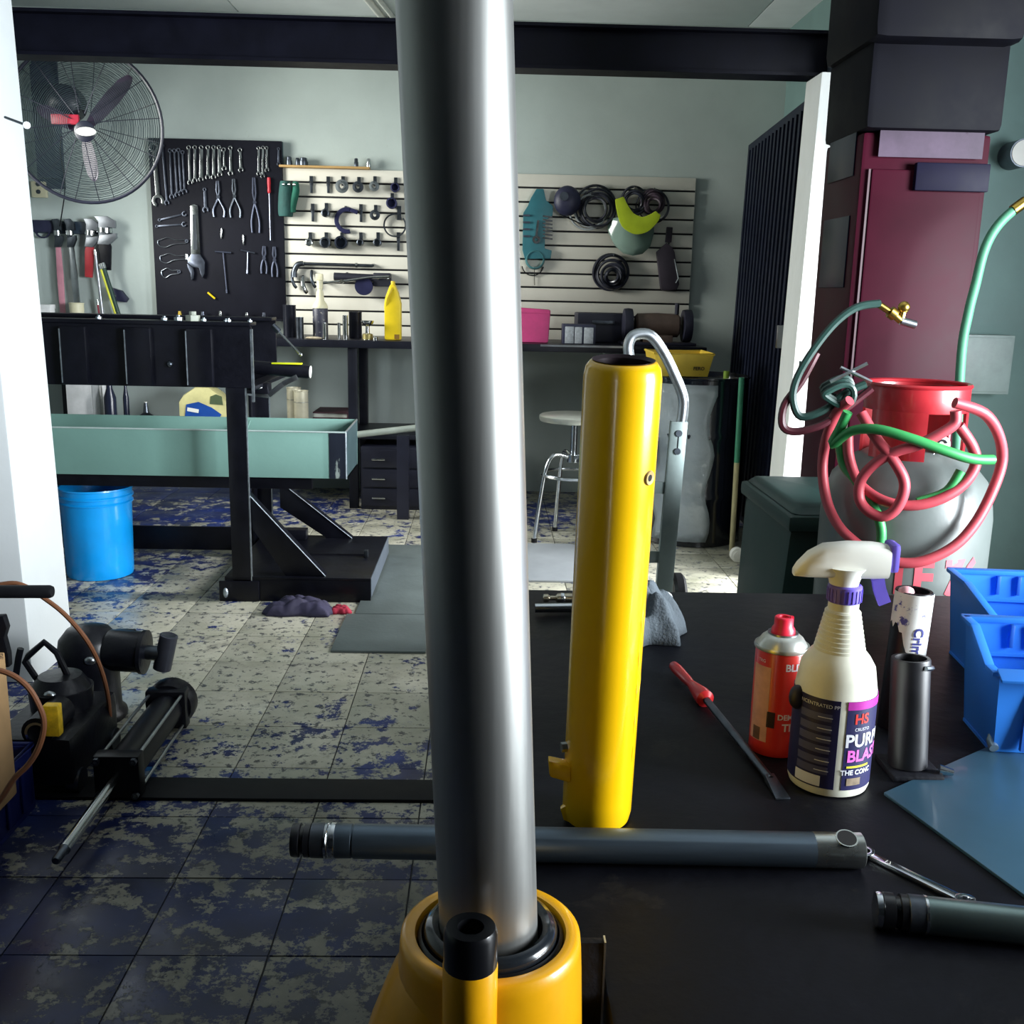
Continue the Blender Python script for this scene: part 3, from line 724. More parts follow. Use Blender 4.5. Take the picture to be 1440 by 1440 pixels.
# silver grease gun and folded belt behind the tube
g0, g1 = F(752, 855, TZ+.012), F(930, 853, TZ+.012)
gg = thing('torque_bar', 'bright steel bar with a knob at the back of the black table', 'tool', (g0+g1)/2)
MB().tube([g0, g0+(g1-g0)*.3+V((0, 0, 0)), g1-(g1-g0)*.02], [.0085, .009, .0085], 12).build('bar', chrome, gg)
k0 = F(763, 841, TZ+.014); k1 = F(830, 841, TZ+.014)
kt = thing('ratchet_adapter', 'small brass tinted socket adapter behind the bright steel bar', 'tool', k0)
MB().lathe([(.004, 0), (.008, .002), (.008, .010), (.0045, .013), (.0045, .024), (.0085, .027), (.0095, .032), (.0095, .09)], k0, (k1-k0), n=18).build('shaft', mat('nickel', 'b8b09c', .25, 1.), kt)
MB().lathe([(.0095, .034), (.0102, .035), (.0102, .04), (.0095, .041)], k0, (k1-k0), n=18).build('ring', chrome, kt)
c0 = F(922, 842, TZ+.012)
cc = thing('folded_strap', 'pale folded strap loops lying behind the yellow tube', 'strap', c0)
for k in range(4):
    w_ = .03-.006*k; hgt = .024-.0045*k
    pts = [c0+V((math.cos(a)*w_+.0, .02*k*.2, abs(0)+math.sin(a)*hgt*.5+.004*0)) for a in [i*math.pi/10 for i in range(20)]]
    MB().tube([p+V((0, -.004*k, .004)) for p in pts], .0022, 6, closed=True).build('strap_loop', mat('pale_strap', 'c9cdcc', .5), cc)

# blue bins on the table, stackable open front
blue_b = mat('blue_bin_plastic', '2f7fe0', .38, var=.08, spec=.4)
def bin_(label, o, wd, dp, hb, hf, rz, lip=.012):
    t = thing('storage_bin', label, 'bin', o, (0, 0, rz), group='blue open front bins on the black table')
    th = .004; fl = .02
    X0, X1 = -wd/2, wd/2; Yf, Yb = -dp/2, dp/2
    MB().bb((X0+.01, Yf+.01, 0), (X1-.01, Yb-.01, th)).build('bottom', blue_b, t, local=True)
    for s in (-1, 1):
        xo, xi = s*wd/2, s*(wd/2-th); bo = s*(wd/2-.012); bi = s*(wd/2-.012-th)
        prof = [(Yf+.015, 0), (Yb-.008, 0), (Yb, hb), (Yb-dp*.30, hb), (Yf+dp*.22, hf), (Yf, hf)]
        lo = []; hi = []
        for y, z in prof:
            f = z/hb; lo.append((bo+(xo-bo)*f, y, z)); hi.append((bi+(xi-bi)*f, y, z))
        b = MB(); n = len(prof)
        b.add(lo+hi, [tuple(range(n)), tuple(range(2*n-1, n-1, -1))]+[(i, (i+1) % n, n+(i+1) % n, n+i) for i in range(n)])
        b.build('side_panel', blue_b, t, local=True, bev=.001)
        rp = [(xo, Yb, hb), (xo, Yb-dp*.30, hb), (xo, Yf+dp*.22, hf), (xo, Yf, hf)]
        b = MB()
        for a, c in zip(rp, rp[1:]): b.bar(a, c, lip, .006)
        b.build('side_rim', blue_b, t, local=True, bev=.001)
    MB().hexa([(X0+.012, Yb-.008-th, 0), (X1-.012, Yb-.008-th, 0), (X1-.012, Yb-.008, 0), (X0+.012, Yb-.008, 0)], [(X0, Yb-th, hb), (X1, Yb-th, hb), (X1, Yb, hb), (X0, Yb, hb)]).build('back_panel', blue_b, t, local=True)
    MB().bb((X0-.004, Yb-.008, hb-.004), (X1+.004, Yb+.008, hb+.003)).build('back_rim', blue_b, t, local=True, bev=.0015)
    for k in range(5):
        x = X0+wd*(.28+.12*k)
        MB().bb((x-.0028, Yb-.011, hb*.74), (x+.0028, Yb-th, hb*.96)).build('rib', mat('blue_rib', '1f58ae', .4), t, local=True, bev=.001)
    MB().bb((X0+.008, Yb-.012, hb*.66), (X1-.008, Yb-th, hb*.69)).build('ledge', blue_b, t, local=True)
    MB().hexa([(X0+.012, Yf+.012, 0), (X1-.012, Yf+.012, 0), (X1-.012, Yf+.012+th, 0), (X0+.012, Yf+.012+th, 0)], [(X0+.003, Yf, hf), (X1-.003, Yf, hf), (X1-.003, Yf+th, hf), (X0+.003, Yf+th, hf)]).build('front_panel', blue_b, t, local=True)
    MB().hexa([(X0, Yf-.016, hf-.006), (X1, Yf-.016, hf-.006), (X1, Yf+.004, hf+.003), (X0, Yf+.004, hf+.003)], [(X0, Yf-.016, hf-.002), (X1, Yf-.016, hf-.002), (X1, Yf+.004, hf+.007), (X0, Yf+.004, hf+.007)]).build('front_lip', blue_b, t, local=True, bev=.001)
    for k in range(4):
        x = X0+wd*(.2+.2*k); MB().bb((x-.003, Yf+.001, .01), (x+.003, Yf+.008, hf*.9)).build('rib', mat('blue_rib', ''), t, local=True)
    return t
q = P(1322, 812, 1.62)
bin_('larger blue storage bin with a ribbed back, furthest back of the two', V((q.x+.135, 1.47, TZ)), .27, .27, P(1380, 806, 1.60).z-TZ, .12, -6*D2R)
q2 = P(1372, 900, 1.28)
bin_('smaller blue storage bin in front of the ribbed blue bin', V((q2.x+.115, 1.265, TZ)), .22, .13, q2.z-TZ+.012, q2.z-TZ-.022, -6*D2R)

# blue grey tray sheet at lower right
tz = TZ+.004
c_ = [F(1243, 1114, tz), F(1300, 1105, tz), F(1392, 1058, tz), F(1560, 1045, tz), F(1560, 1330, tz), F(1440, 1263, tz)]
c_ = [F(1243, 1114, tz), F(1388, 1050, tz), F(1600, 1040, tz), F(1446, 1262, tz)]
for p in c_: p.z = 0
sh_m = mat('blue_grey_sheet', '3c6076', .35, .2, var=.12, scale=5, coat=.15)
sht = thing('sheet_tray', 'blue grey metal sheet with a rolled handle edge at the lower right of the table', 'tray', (c_[0].x+.2, c_[0].y, TZ))
b = MB()
Z = lambda z: [V((p.x, p.y, z)) for p in c_]
b.hexa(Z(TZ), Z(TZ+.004)); b.build('sheet', sh_m, sht, bev=.001)
q0, q1 = V((c_[1].x, c_[1].y, TZ+.012)), V((c_[2].x, c_[2].y, TZ+.012))
MB().tube(crv([q0+V((.0, -.018, -.002)), q0+V((.004, -.002, .004)), q0+V((.03, .004, .006)), q1+V((0, 0, .004))], 5), .006, 10).build('rolled_edge', mat('rolled_grey', '7d94a4', .35, .5), sht)
MB().arc(V((c_[1].x+.06, c_[1].y-.014, TZ+.006)), .005, .009, .004, 0, 360, 16, (1, 0, 0), (0, 1, 0)).build('eyelet', chrome, sht)
for (x, y, nm, lab, m, s) in ((1312, 1386, 'seed_husk', 'tiny yellow scrap on the floor at the lower right', yellow_p, .006),):
    q = F(x, y, 0)
    if q.y < .79 or True:
        o = MB().ball(q+V((0, 0, .004)), (.009, .005, .004), 8, 6).build('paint_flake', m); tag(o, lab, 'scrap')

# ================================================================ gas tank, hoses
tk = P(1274, 700, 2.25); tk.z = 0
gt = thing('gas_cylinder', 'grey gas tank with red collar and hoses behind the table', 'gas tank', tk)
RTK = .183
tank_m = mat('tank_grey', '5f6664', .4, var=.12, scale=4, bump=.03, coat=.1, spot='6b5a4c', spot_at=.74, spot_scale=12)
ztop = F(1275, 600, 0).z
TZ1 = .70
MB().lathe([(.15, .0), (.172, .03), (RTK, .10), (RTK, TZ1), (RTK-.004, TZ1+.03), (.165, TZ1+.08), (.13, TZ1+.12), (.08, TZ1+.145), (.03, TZ1+.153), (.005, TZ1+.154)], tk, n=56).build('tank_body', tank_m, gt, sharp=60)
MB().lathe([(RTK, .44), (RTK+.003, .443), (RTK+.003, .452), (RTK, .455)], tk, n=56).build('weld_seam', tank_m, gt)
red_c = mat('collar_red', 'a8242c', .35, var=.1, coat=.25)
zc0, zc1 = TZ1+.115, P(1275, 548, 2.14).z
rc = .108
MB().arc(tk+V((0, 0, zc1-.026)), rc-.004, rc+.002, .052, 0, 360, 40, (1, 0, 0), (0, 1, 0)).build('collar_band', red_c, gt, bev=.002)
MB().lathe([(rc-.005, zc1), (rc+.004, zc1), (rc+.006, zc1+.004), (rc+.003, zc1+.008), (rc-.006, zc1+.006)], tk, n=40, closed=True).build('collar_rim', red_c, gt)
for a0_, a1_ in ((195, 262), (318, 345), (20, 160)):
    MB().arc(tk+V((0, 0, (zc0+zc1-.05)/2)), rc-.004, rc+.002, zc1-.05-zc0, a0_, a1_, 14, (1, 0, 0), (0, 1, 0)).build('collar_leg', red_c, gt)
MB().cyl(tk+V((0, 0, TZ1+.14)), tk+V((0, 0, TZ1+.20)), .018, n=14).build('valve', brass, gt)
gz = zc0+.05
MB().cyl(tk+V((.03, -.06, gz)), tk+V((.03, -.085, gz)), .019, n=20).build('gauge', white_p, gt)
MB().arc(tk+V((.03, -.0862, gz)), .008, .012, .002, 20, 330, 18).build('gauge_mark', black, gt)
MB().box(tk+V((.012, -.075, gz-.035)), (.034, .02, .014)).cyl(tk+V((.016, -.075, gz-.055)), tk+V((.016, -.075, gz-.02)), .006, n=10).build('regulator', steel, gt, bev=.002)
rp_m = mat('red_brush_paint', 'c9505c', .5, var=.15)
text_cyl('TF 76', .115, tk, RTK+.0012, A(20), .555, rp_m, gt, name='brush_lettering', bold=.004, sx=.85) if False else None
vs_, fs_ = text_mesh('TF 76', .105, .004); out = []
for v in vs_:
    a = A(2)+v.x*.85/(RTK+.0012); out.append(tk+V((math.sin(a)*(RTK+.0012), -math.cos(a)*(RTK+.0012), .590+v.y)))
MB().add(out, fs_).build('brush_lettering', rp_m, gt)

def surf(x, y, extra=.022):    # point on the tank's mantle (pushed out) seen at pixel x, y
    d = ray(x, y); R_ = RTK+extra
    ox, oy = EYE.x-tk.x, EYE.y-tk.y
    a = d.x*d.x+d.y*d.y; b_ = 2*(ox*d.x+oy*d.y); c0_ = ox*ox+oy*oy-R_*R_
    disc = b_*b_-4*a*c0_
    if disc < 0: t_ = -b_/(2*a)
    else: t_ = (-b_-math.sqrt(disc))/(2*a)
    return EYE+d*t_
def zpx(l): return [(1080+a/3.428, 400+c/3.428) for a, c in l]
pink = mat('red_hose_rubber', 'b0444e', .45, var=.1); grn = mat('green_hose_rubber', '33904e', .45, var=.12)
rh = thing('welding_hose', 'red rubber hose looped around the grey gas tank', 'hose', tk+V((0, -.2, .6)))
for l, e in (([(395, 560), (330, 620), (285, 730), (264, 850), (268, 960), (292, 1070), (345, 1170), (430, 1250), (520, 1310), (640, 1342), (760, 1330), (900, 1260), (1000, 1150), (1080, 1000), (1128, 850), (1110, 720), (1040, 620), (900, 570)], .03),
             ([(450, 620), (520, 740), (600, 840), (655, 940), (650, 1020), (610, 1090), (550, 1120), (480, 1090), (440, 1030), (450, 940), (520, 860), (620, 805), (720, 775), (830, 720), (900, 670), (905, 610)], .045),
             ([(385, 730), (392, 840), (440, 960), (550, 1040), (690, 1066), (830, 1035), (940, 965), (1000, 870), (985, 780), (920, 680)], .02)):
    MB().tube(crv([surf(x, y, e) for x, y in zpx(l)], 5), .0112, 10).build('hose_loop', pink, rh)
gh = thing('welding_hose', 'green rubber hose looped over the red hoses on the gas tank', 'hose', tk+V((0, -.22, .6)))
for l, e in (([(385, 615), (350, 690), (312, 770), (400, 708), (520, 698), (680, 740), (850, 800), (980, 840), (1085, 845)], .06),
             ([(345, 770), (365, 870), (420, 940), (480, 1030), (535, 1130), (545, 1240), (500, 1400)], .02), ([(720, 1050), (860, 1000), (930, 900)], .012)):
    MB().tube(crv([surf(x, y, e) for x, y in zpx(l)], 5), .0105, 10).build('hose_loop', grn, gh)
dg = mat('dark_hose', '1d3a34', .4, var=.15); dr = mat('maroon_hose', '4a1a24', .4, var=.15)
YH = 2.2
dh = thing('torch_hose', 'dark green and maroon twin hose drooping left of the gas tank', 'hose', P(1110, 590, YH))
for l, m in (([(540, 92), (430, 110), (330, 180), (230, 300), (145, 440), (120, 550), (160, 638), (280, 600), (370, 525), (470, 480)], dg), ([(235, 330), (160, 470), (80, 580), (70, 680), (130, 710), (240, 685), (320, 640), (450, 540), (500, 500)], dr)):
    MB().tube(crv([P(x, y, YH-.02*k_/8) for k_, (x, y) in enumerate(zpx(l))], 5), .0085, 8).build('hose_run', m, dh)
for k in range(3):
    q = P(1180+k*3, 556-k*4, YH-.04); MB().tube([q+V((math.cos(a)*.032, .02*k, math.sin(a)*.02+.006*math.sin(2*a))) for a in [i*math.pi/10 for i in range(20)]], .007, 7, closed=True).build('hose_tangle', dg, dh)
q = zpx([(300, 470), (400, 420), (500, 470), (350, 400), (480, 380)]); b = MB()
for (a_, c_2) in ((0, 1), (1, 2), (3, 2), (1, 4)): b.tube([P(*q[a_], YH-.05), P(*q[c_2], YH-.06)], .004, 6)
b.build('wire_ties', steel, dh)
tq = thing('cutting_torch', 'brass torch head on the dark hose above the gas tank', 'torch', P(1262, 442, YH))
q = [P(*p, YH) for p in zpx([(540, 100), (600, 140), (640, 175), (710, 195), (655, 110)])]
MB().tube([q[0], q[1]], .007, 10).build('hose_nipple', brass, tq)
MB().tube([q[1]-V((.006, 0, -.004)), q[1]+V((.006, 0, -.004))], .013, 10).tube([q[1], q[2]], .008, 10).build('torch_body', brass, tq)
MB().tube([q[2], q[3]], .009, 10).build('mixer', steel, tq)
MB().tube([q[2], q[4]], .007, 8).ball(q[4], .013, 10, 6).build('valve_knob', brass, tq)

# ================================================================ things at the right wall
cab_m = mat('maroon_enamel', '38081a', .45, var=.3, scale=3, spec=.10, spot='30182c', spot_at=.72, spot_scale=5)
ca, cb_ = P(1215, 185, 3.0), P(1396, 185, 3.0)
cbt = thing('red_cabinet', 'maroon steel cabinet standing in front of the right wall', 'cabinet', ((ca.x+cb_.x)/2, 3.15, 0))
zc_ = ca.z
MB().bb((ca.x, 3.0, .06), (cb_.x, 3.33, zc_)).build('cabinet_body', cab_m, cbt, bev=.012)
MB().bb((ca.x+.028, 2.985, .12), (cb_.x-.02, 3.0, zc_-.10)).build('door', cab_m, cbt, bev=.006)
MB().bb((ca.x+.02, 2.99, .12), (ca.x+.026, 3.0, zc_-.1)).build('hinge_strip', mat('maroon_dark', '3a0a1c', .4), cbt)
h0, h1 = P(1286, 229, 2.985), P(1385, 271, 2.985)
MB().bb((h0.x, 2.965, h1.z), (h1.x, 2.985, h0.z)).build('handle_plate', mat('dark_panel', '141228', .5, spec=.1), cbt, bev=.004)
MB().bb((ca.x+.04, 2.982, P(1300, 222, 2.985).z), (h1.x-.02, 2.986, P(1300, 158, 2.985).z)).build('pale_panel', mat('pale_panel', '4a3c4c', .4, .0, spec=.15, var=.3, scale=9, spot='2c1428', spot_at=.6, spot_scale=7), cbt)  # paler mottled patch on the door front
for za, zb_ in ((P(1200, 130, 3.1).z, P(1200, 250, 3.1).z), (P(1200, 305, 3.1).z, P(1200, 405, 3.1).z)):
    MB().bb((ca.x-.004, 3.05, zb_), (ca.x, 3.28, za)).build('side_pane', mat('dark_glass', '141b30', .3, spec=.2), cbt, bev=.002)
for x in (ca.x+.03, cb_.x-.03): MB().bb((x-.02, 3.02, 0), (x+.02, 3.31, .06)).build('plinth', black_rough, cbt)
bx0, bx1 = P(1180, 90, 2.95), P(1405, 20, 2.9)
hd_ = thing('dark_hood', 'black machine hood above the maroon cabinet', 'machine', ((ca.x+cb_.x)/2, 3.1, zc_))
MB().bb((ca.x-.01, 2.96, zc_+.002), (cb_.x+.01, 3.33, zc_+.24)).build('lower_box', mat('hood_black', '0a0a12', .6, spec=.12, var=.3), hd_, bev=.02)
MB().bb((ca.x-.03, 2.90, zc_+.22), (cb_.x+.025, 3.34, zc_+.50)).build('upper_box', mat('hood_black', ''), hd_, bev=.04)
for k in range(6):
    MB().bb((ca.x-.03+k*.018, 2.892, zc_+.33), (ca.x-.022+k*.018, 2.90, zc_+.43)).build('vent_slot', dsteel, hd_)
# electrical box, gas pipe
e0, e1 = P(1340, 470, 3.92), P(1418, 555, 3.92)
eb = thing('electrical_box', 'plain grey electrical box on the right wall behind the tank', 'box', ((e0.x+e1.x)/2, 4.0, e1.z))
MB().bb((e0.x, 3.92, e1.z), (e1.x, 4.0, e0.z)).build('enclosure', mat('box_grey', '8fa09c', .5), eb, bev=.004)
MB().bb((e0.x+.01, 3.914, e1.z+.01), (e1.x-.01, 3.92, e0.z-.01)).build('lid', mat('box_grey', ''), eb, bev=.002)
g_ = [P(x, y, 2.75) for x, y in ((1480, 260), (1438, 286), (1405, 315), (1385, 350), (1372, 400), (1362, 440), (1352, 500), (1345, 640), (1340, 760))]
gp = thing('gas_line', 'green hose curving down from the upper right with a brass end', 'hose', g_[4])
MB().tube(crv(g_, 5), .0125, 10).build('hose_run', mat('pale_green_hose', '4f8f70', .5), gp)
MB().tube([P(1424, 296, 2.75)+V((0, -.001, 0)), P(1442, 283, 2.75)], .0145, 10).build('brass_end', brass, gp)
lq = P(1440, 215, 3.9)
lf = thing('wall_gauge', 'round pale dial at the right edge high on the wall', 'gauge', lq)
MB().cyl(lq, lq+V((0, .1, 0)), .05, n=28).build('case', dsteel, lf)
MB().cyl(lq-V((0, .004, 0)), lq, .045, n=28).build('dial', white_p, lf)
# dark green lidded bin behind the table, left of the tank
dgm = mat('dark_green_bin', '27403c', .5, var=.15)
q0, q1 = P(1108, 716, 2.35), P(1165, 716, 2.35)
gb = thing('waste_bin', 'dark green plastic bin squeezed between the jamb and the gas tank', 'bin', (q0.x+.13, 2.75, 0))
MB().hexa([(q0.x+.02, 2.5, 0), (q0.x+.36, 2.5, 0), (q0.x+.36, 2.9, 0), (q0.x+.02, 2.9, 0)], [(q0.x+.045, 2.47, .60), (q0.x+.40, 2.47, .60), (q0.x+.40, 2.93, .60), (q0.x+.045, 2.93, .60)]).build('bin_body', dgm, gb, bev=.02)
MB().bb((q0.x+.035, 2.45, .60), (q0.x+.41, 2.95, .64)).build('bin_rim', dgm, gb, bev=.012)
MB().hexa([(q0.x+.045, 2.46, .64), (q0.x+.40, 2.46, .64), (q0.x+.40, 2.94, .64), (q0.x+.045, 2.94, .64)], [(q0.x+.07, 2.49, .66), (q0.x+.37, 2.49, .66), (q0.x+.37, 2.92, .66), (q0.x+.07, 2.92, .66)]).build('lid', dgm, gb, bev=.015)
# white canister and paper on a wall shelf
wq0, wq1 = P(1176, 455, 3.75), P(1256, 516, 3.75)
shf = thing('wall_shelf', 'small dark shelf on the right wall holding the white carton', 'shelf', ((wq0.x+wq1.x)/2, 3.9, wq1.z-.03))
MB().bb((wq0.x-.05, 3.68, wq1.z-.025), (wq1.x+.08, 4.0, wq1.z)).build('board', dgm, shf, bev=.003)
for x in (wq0.x, wq1.x): MB().bar((x, 3.99, wq1.z-.2), (x, 3.75, wq1.z-.03), .02, .012).build('bracket', dsteel, shf)
wc = thing('white_carton', 'white carton with a folded flap and red end on the wall shelf', 'carton', ((wq0.x+wq1.x)/2, 3.82, wq1.z))
wd_ = wq1.x-wq0.x
MB().bb((wq0.x+wd_*.5, 3.74, wq1.z), (wq1.x, 3.86, wq0.z-.02)).build('box_body', mat('carton_white', 'c9d2da', .6), wc, bev=.003)
MB().hexa([(wq0.x+wd_*.1, 3.74, wq1.z), (wq0.x+wd_*.48, 3.74, wq1.z), (wq0.x+wd_*.48, 3.86, wq1.z), (wq0.x+wd_*.1, 3.86, wq1.z)], [(wq0.x, 3.75, wq0.z+.03), (wq0.x+wd_*.42, 3.75, wq0.z-.01), (wq0.x+wd_*.42, 3.86, wq0.z-.01), (wq0.x, 3.86, wq0.z+.03)]).build('flap', mat('carton_white', ''), wc, bev=.003)
MB().bar((wq0.x+wd_*.28, 3.732, wq0.z), (wq0.x+wd_*.52, 3.732, wq1.z+.005), .03, .012, up=(0, 1, 0)).build('crease_strip', white_p, wc)
MB().bb((wq1.x+.0005, 3.745, wq1.z+.03), (wq1.x+.025, 3.855, wq0.z-.05)).build('red_end', mat('pink_end', 'b86478', .5), wc, bev=.003)

# ================================================================ heavy steel bench
pbk = mat('bench_black', '0a0b13', .34, var=.4, scale=14, bump=.08, bscale=50, spec=.28)
worn = mat('worn_edge', 'aab4bc', .35, .9, var=.3, scale=60)
bench = thing('steel_bench', 'heavy black welded steel bench with a trough, left of centre', 'workbench', (-1.4, 4.1, 0))
Yf, Yr = 3.74, 4.42
ztp = P(355, 459, Yf).z; zap = P(350, 546, Yf).z
xr = P(354, 500, Yf).x; xl = -2.25
MB().bb((xl, Yf, zap), (xr, Yf+.012, ztp)).build('front_apron', pbk, bench, bev=.003)
xr2 = P(389, 480, Yr).x
MB().bb((xl, Yr-.012, zap), (xr2, Yr, ztp)).build('rear_apron', pbk, bench, bev=.003)
MB().bb((xl, Yf-.012, ztp), (xr, Yf+.09, ztp+.014)).build('top_flange', pbk, bench, bev=.003)
MB().bb((xl, Yr-.09, ztp), (xr2, Yr+.012, ztp+.014)).build('top_flange', pbk, bench, bev=.003)
for x, y0, y1 in ((85, 470, 540), (176, 472, 546), (262, 476, 548)):
    q = P(x, 480, Yf-.02); MB().bb((q.x, Yf-.03, zap+.004), (q.x+.09, Yf, ztp-.012)).build('stiffener', pbk, bench, bev=.003)
    MB().bb((q.x-.0005, Yf-.0312, zap+.01), (q.x+.0035, Yf-.030, ztp-.02)).build('bright_weld', worn, bench)
q = P(239, 512, Yf); MB().ball((q.x, Yf-.004, q.z), (.012, .010, .012), 12, 8).build('bolt_head', dsteel, bench)
px0, px1 = P(319, 600, Yf).x, P(346, 600, Yf).x
zb0 = F(322, 842, .0).z
ps = MB().bb((px0, Yf+.012, .0), (px0+.012, Yf+.08, zap)).bb((px0, Yf+.0, .0), (px1, Yf+.012, zap+.0)); ps.build('front_post', pbk, bench, bev=.002)
MB().bb((px1, Yf-.0005, .06), (px1+.0035, Yf+.013, zap)).build('bright_edge', worn, bench)
MB().bb((xr-.004, Yf-.001, zap-.05), (xr+.004, Yf+.013, ztp-.01)).build('bright_edge', worn, bench)
rx0, rx1 = P(358, 650, Yr).x, P(381, 650, Yr).x
MB().bb((rx0, Yr-.012, .0), (rx1, Yr, zap)).bb((rx0, Yr-.08, 0), (rx0+.012, Yr-.012, zap)).build('rear_post', pbk, bench, bev=.002)
MB().bb((rx1, Yr-.0125, .1), (rx1+.0035, Yr+.0, zap)).build('bright_edge', worn, bench)
for y in (Yf, Yr-.08): MB().bb((-2.2, y, 0), (-2.13, y+.08, zap)).build('left_post', pbk, bench, bev=.002)
# top end plate, pin and clamps
MB().bb((xr-.06, Yf+.02, zap-.01), (xr, Yr-.02, zap+.004)).build('end_plate', pbk, bench, bev=.002)
# base: right foot plate with lips
fx1f = F(521, 835, .0); 
ztp2 = .095
bx1 = P(521, 824, Yf).x
MB().bb((px0-.03, Yf, ztp2-.01), (bx1, Yr, ztp2)).build('foot_plate', pbk, bench, bev=.002)
MB().bb((px0-.03, Yf, .0), (bx1, Yf+.012, ztp2-.01)).build('foot_lip', pbk, bench, bev=.002)
MB().bb((px0-.03, Yr-.012, .0), (bx1, Yr, ztp2-.01)).build('foot_lip', pbk, bench, bev=.002)
MB().bb((bx1, Yf, .02), (bx1+.003, Yr, ztp2)).build('bright_edge', mat('dull_edge', '6b7480', .4, .6), bench)
MB().bb((bx1-.06, Yf+.30, ztp2), (bx1-.045, Yf+.33, ztp2+.03)).build('lug', dsteel, bench, bev=.002)
MB().bb((px0+.09, Yf+.34, ztp2), (bx1-.05, Yf+.345, ztp2+.006)).build('weld_line', black_rough, bench)
# diagonal braces
for (xa, ya), (xb, yb), Y in (((349, 695), (458, 822), Yf+.02), ((393, 677), (495, 757), Yr-.05)):
    a, c = P(xa, ya, Y), P(xb, yb, Y); c.z = ztp2+.0
    b = MB().hexa([a+V((0, 0, -.115)), c+V((-.15 if Y < 4 else -.11, 0, 0)), c+V((-.15 if Y < 4 else -.11, .012, 0)), a+V((0, .012, -.115))], [a, c, c+V((0, .05, 0)), a+V((0, .05, 0))])
    b.build('brace', pbk, bench, bev=.001)
    MB().tube([a+V((0, -.001, .001)), c+V((0, -.001, .001))], .0022, 6).build('bright_edge', worn, bench)
# rails along floor
MB().bb((-2.2, Yr-.0, .02), (px0, Yr+.012, .125)).build('rear_rail', pbk, bench, bev=.002)
q0, q1 = P(392, 738, Yr), P(436, 755, Yr)
MB().bb((q0.x, Yr-.10, ztp2), (q1.x, Yr-.04, q0.z)).build('block', pbk, bench, bev=.004)
MB().bb((-2.2, Yf+.0, .0), (px0-.03, Yf+.012, .07)).build('front_rail', pbk, bench, bev=.002) if False else None
MB().bb((px0-.05, Yf-.01, 0), (px1+.03, Yf, .08)).build('foot_shoe', pbk, bench, bev=.004)
MB().ball((px0-.025, Yf-.012, .035), (.010, .008, .02), 10, 8).build('bright_bolt', worn, bench)
# trough
trm = mat('trough_green', '73988f', .45, var=.08, scale=3, bump=.03, spot='5c7a74', spot_at=.72, spot_scale=8)
tr = thing('steel_trough', 'long grey green sheet metal trough resting on the black bench', 'trough', (-1.3, 4.05, .44))
ty0, ty1 = 3.93, 4.27
tx1 = P(487, 640, ty0).x; tx0 = -2.2; z0, z1 = P(400, 672, ty0).z, P(400, 607, ty0).z
th = .006
MB().bb((tx0, ty0, z0), (tx1, ty0+th, z1)).build('front_wall', trm, tr, bev=.0015)
MB().bb((tx0, ty1-th, z0), (tx1, ty1, z1+.01)).build('back_wall', trm, tr, bev=.0015)
MB().bb((tx0, ty0+th, z0), (tx1, ty1-th, z0+th)).build('bottom', trm, tr)
MB().bb((tx1-th, ty0+th, z0), (tx1, ty1-th, z1+.002)).build('end_plate', mat('trough_dark', '3a4c50', .4, .4), tr)
MB().tube([(tx1-.002, ty0, z1+.002), (tx1-.002, ty1, z1+.008)], .004, 8).build('bright_edge', worn, tr)
MB().tube([(tx1-.001, ty0-.001, z0), (tx1-.001, ty0-.001, z1)], .0035, 8).build('bright_edge', worn, tr)
q = P(463, 640, ty0)
MB().bb((q.x, ty0-.003, z0+.001), (tx1-.004, ty0, z1-.001)).build('end_patch', mat('scraped_black', '1c2230', .45, .2, var=.3, spot='9aa5a0', spot_at=.58, spot_scale=6, stretch=(1, 1, .3)), tr)
MB().tube([(tx0, ty0-.002, z1+.001), (tx1, ty0-.002, z1+.001)], .0035, 8).build('rim', mat('trough_rim', 'a9b9b6', .4), tr)
MB().hexa([(P(310, 600, 4.0).x, 4.0, z0+.02), (P(325, 600, 4.0).x, 4.0, z0+.02), (P(325, 600, 4.0).x, 4.02, z0+.02), (P(310, 600, 4.0).x, 4.02, z0+.02)], [(P(340, 590, 4.24).x, 4.24, z1), (P(352, 590, 4.24).x, 4.24, z1), (P(352, 590, 4.24).x, 4.25, z1), (P(340, 590, 4.24).x, 4.25, z1)]).build('divider', trm, tr)
for yy in (ty0+.03, ty1-.06):
    MB().bb((-2.2, yy, z0-.05), (tx1-.14, yy+.03, z0)).build('trough_bearer', pbk, bench, bev=.002)
# things on the bench end: lamp torch with yellow strip, lever, clevis
a, c = P(352, 516, Yf+.25), P(436, 523, Yf+.25)
tc_ = thing('work_light', 'black tube work light with a yellow strip on the bench end', 'lamp', (a+c)/2)
ax = (c-a).normalized(); LL = (c-a).length
MB().lathe([(.018, 0), (.026, .004), (.0262, LL-.01), (.024, LL)], a, ax, n=24).build('tube_body', black, tc_)
MB().lathe([(.0235, LL-.001), (.0235, LL+.003), (.002, LL+.004)], a, ax, n=24).build('end_cap', white_p, tc_)
MB().box(a+ax*LL*.62+V((0, -.004, .0255)), (LL*.5, .03, .006)).build('yellow_strip', mat('neon_yellow', 'd8e020', .45), tc_, bev=.002)
a, c = P(391, 465, Yf+.3), P(423, 499, Yf+.28)
lv_ = thing('lever_bar', 'thin bright steel lever sticking out of the bench end', 'lever', a)
MB().tube([a, c], .0045, 8).ball(c, .0075, 10, 6).build('lever_rod', chrome, lv_)
MB().cyl(a+V((-.02, 0, .02)), a+V((.004, 0, -.004)), .012, n=12).build('lever_socket', dsteel, lv_)
qs = [P(x, y, Yf+.2) for x, y in ((348, 552), (378, 556), (398, 540), (418, 530))]
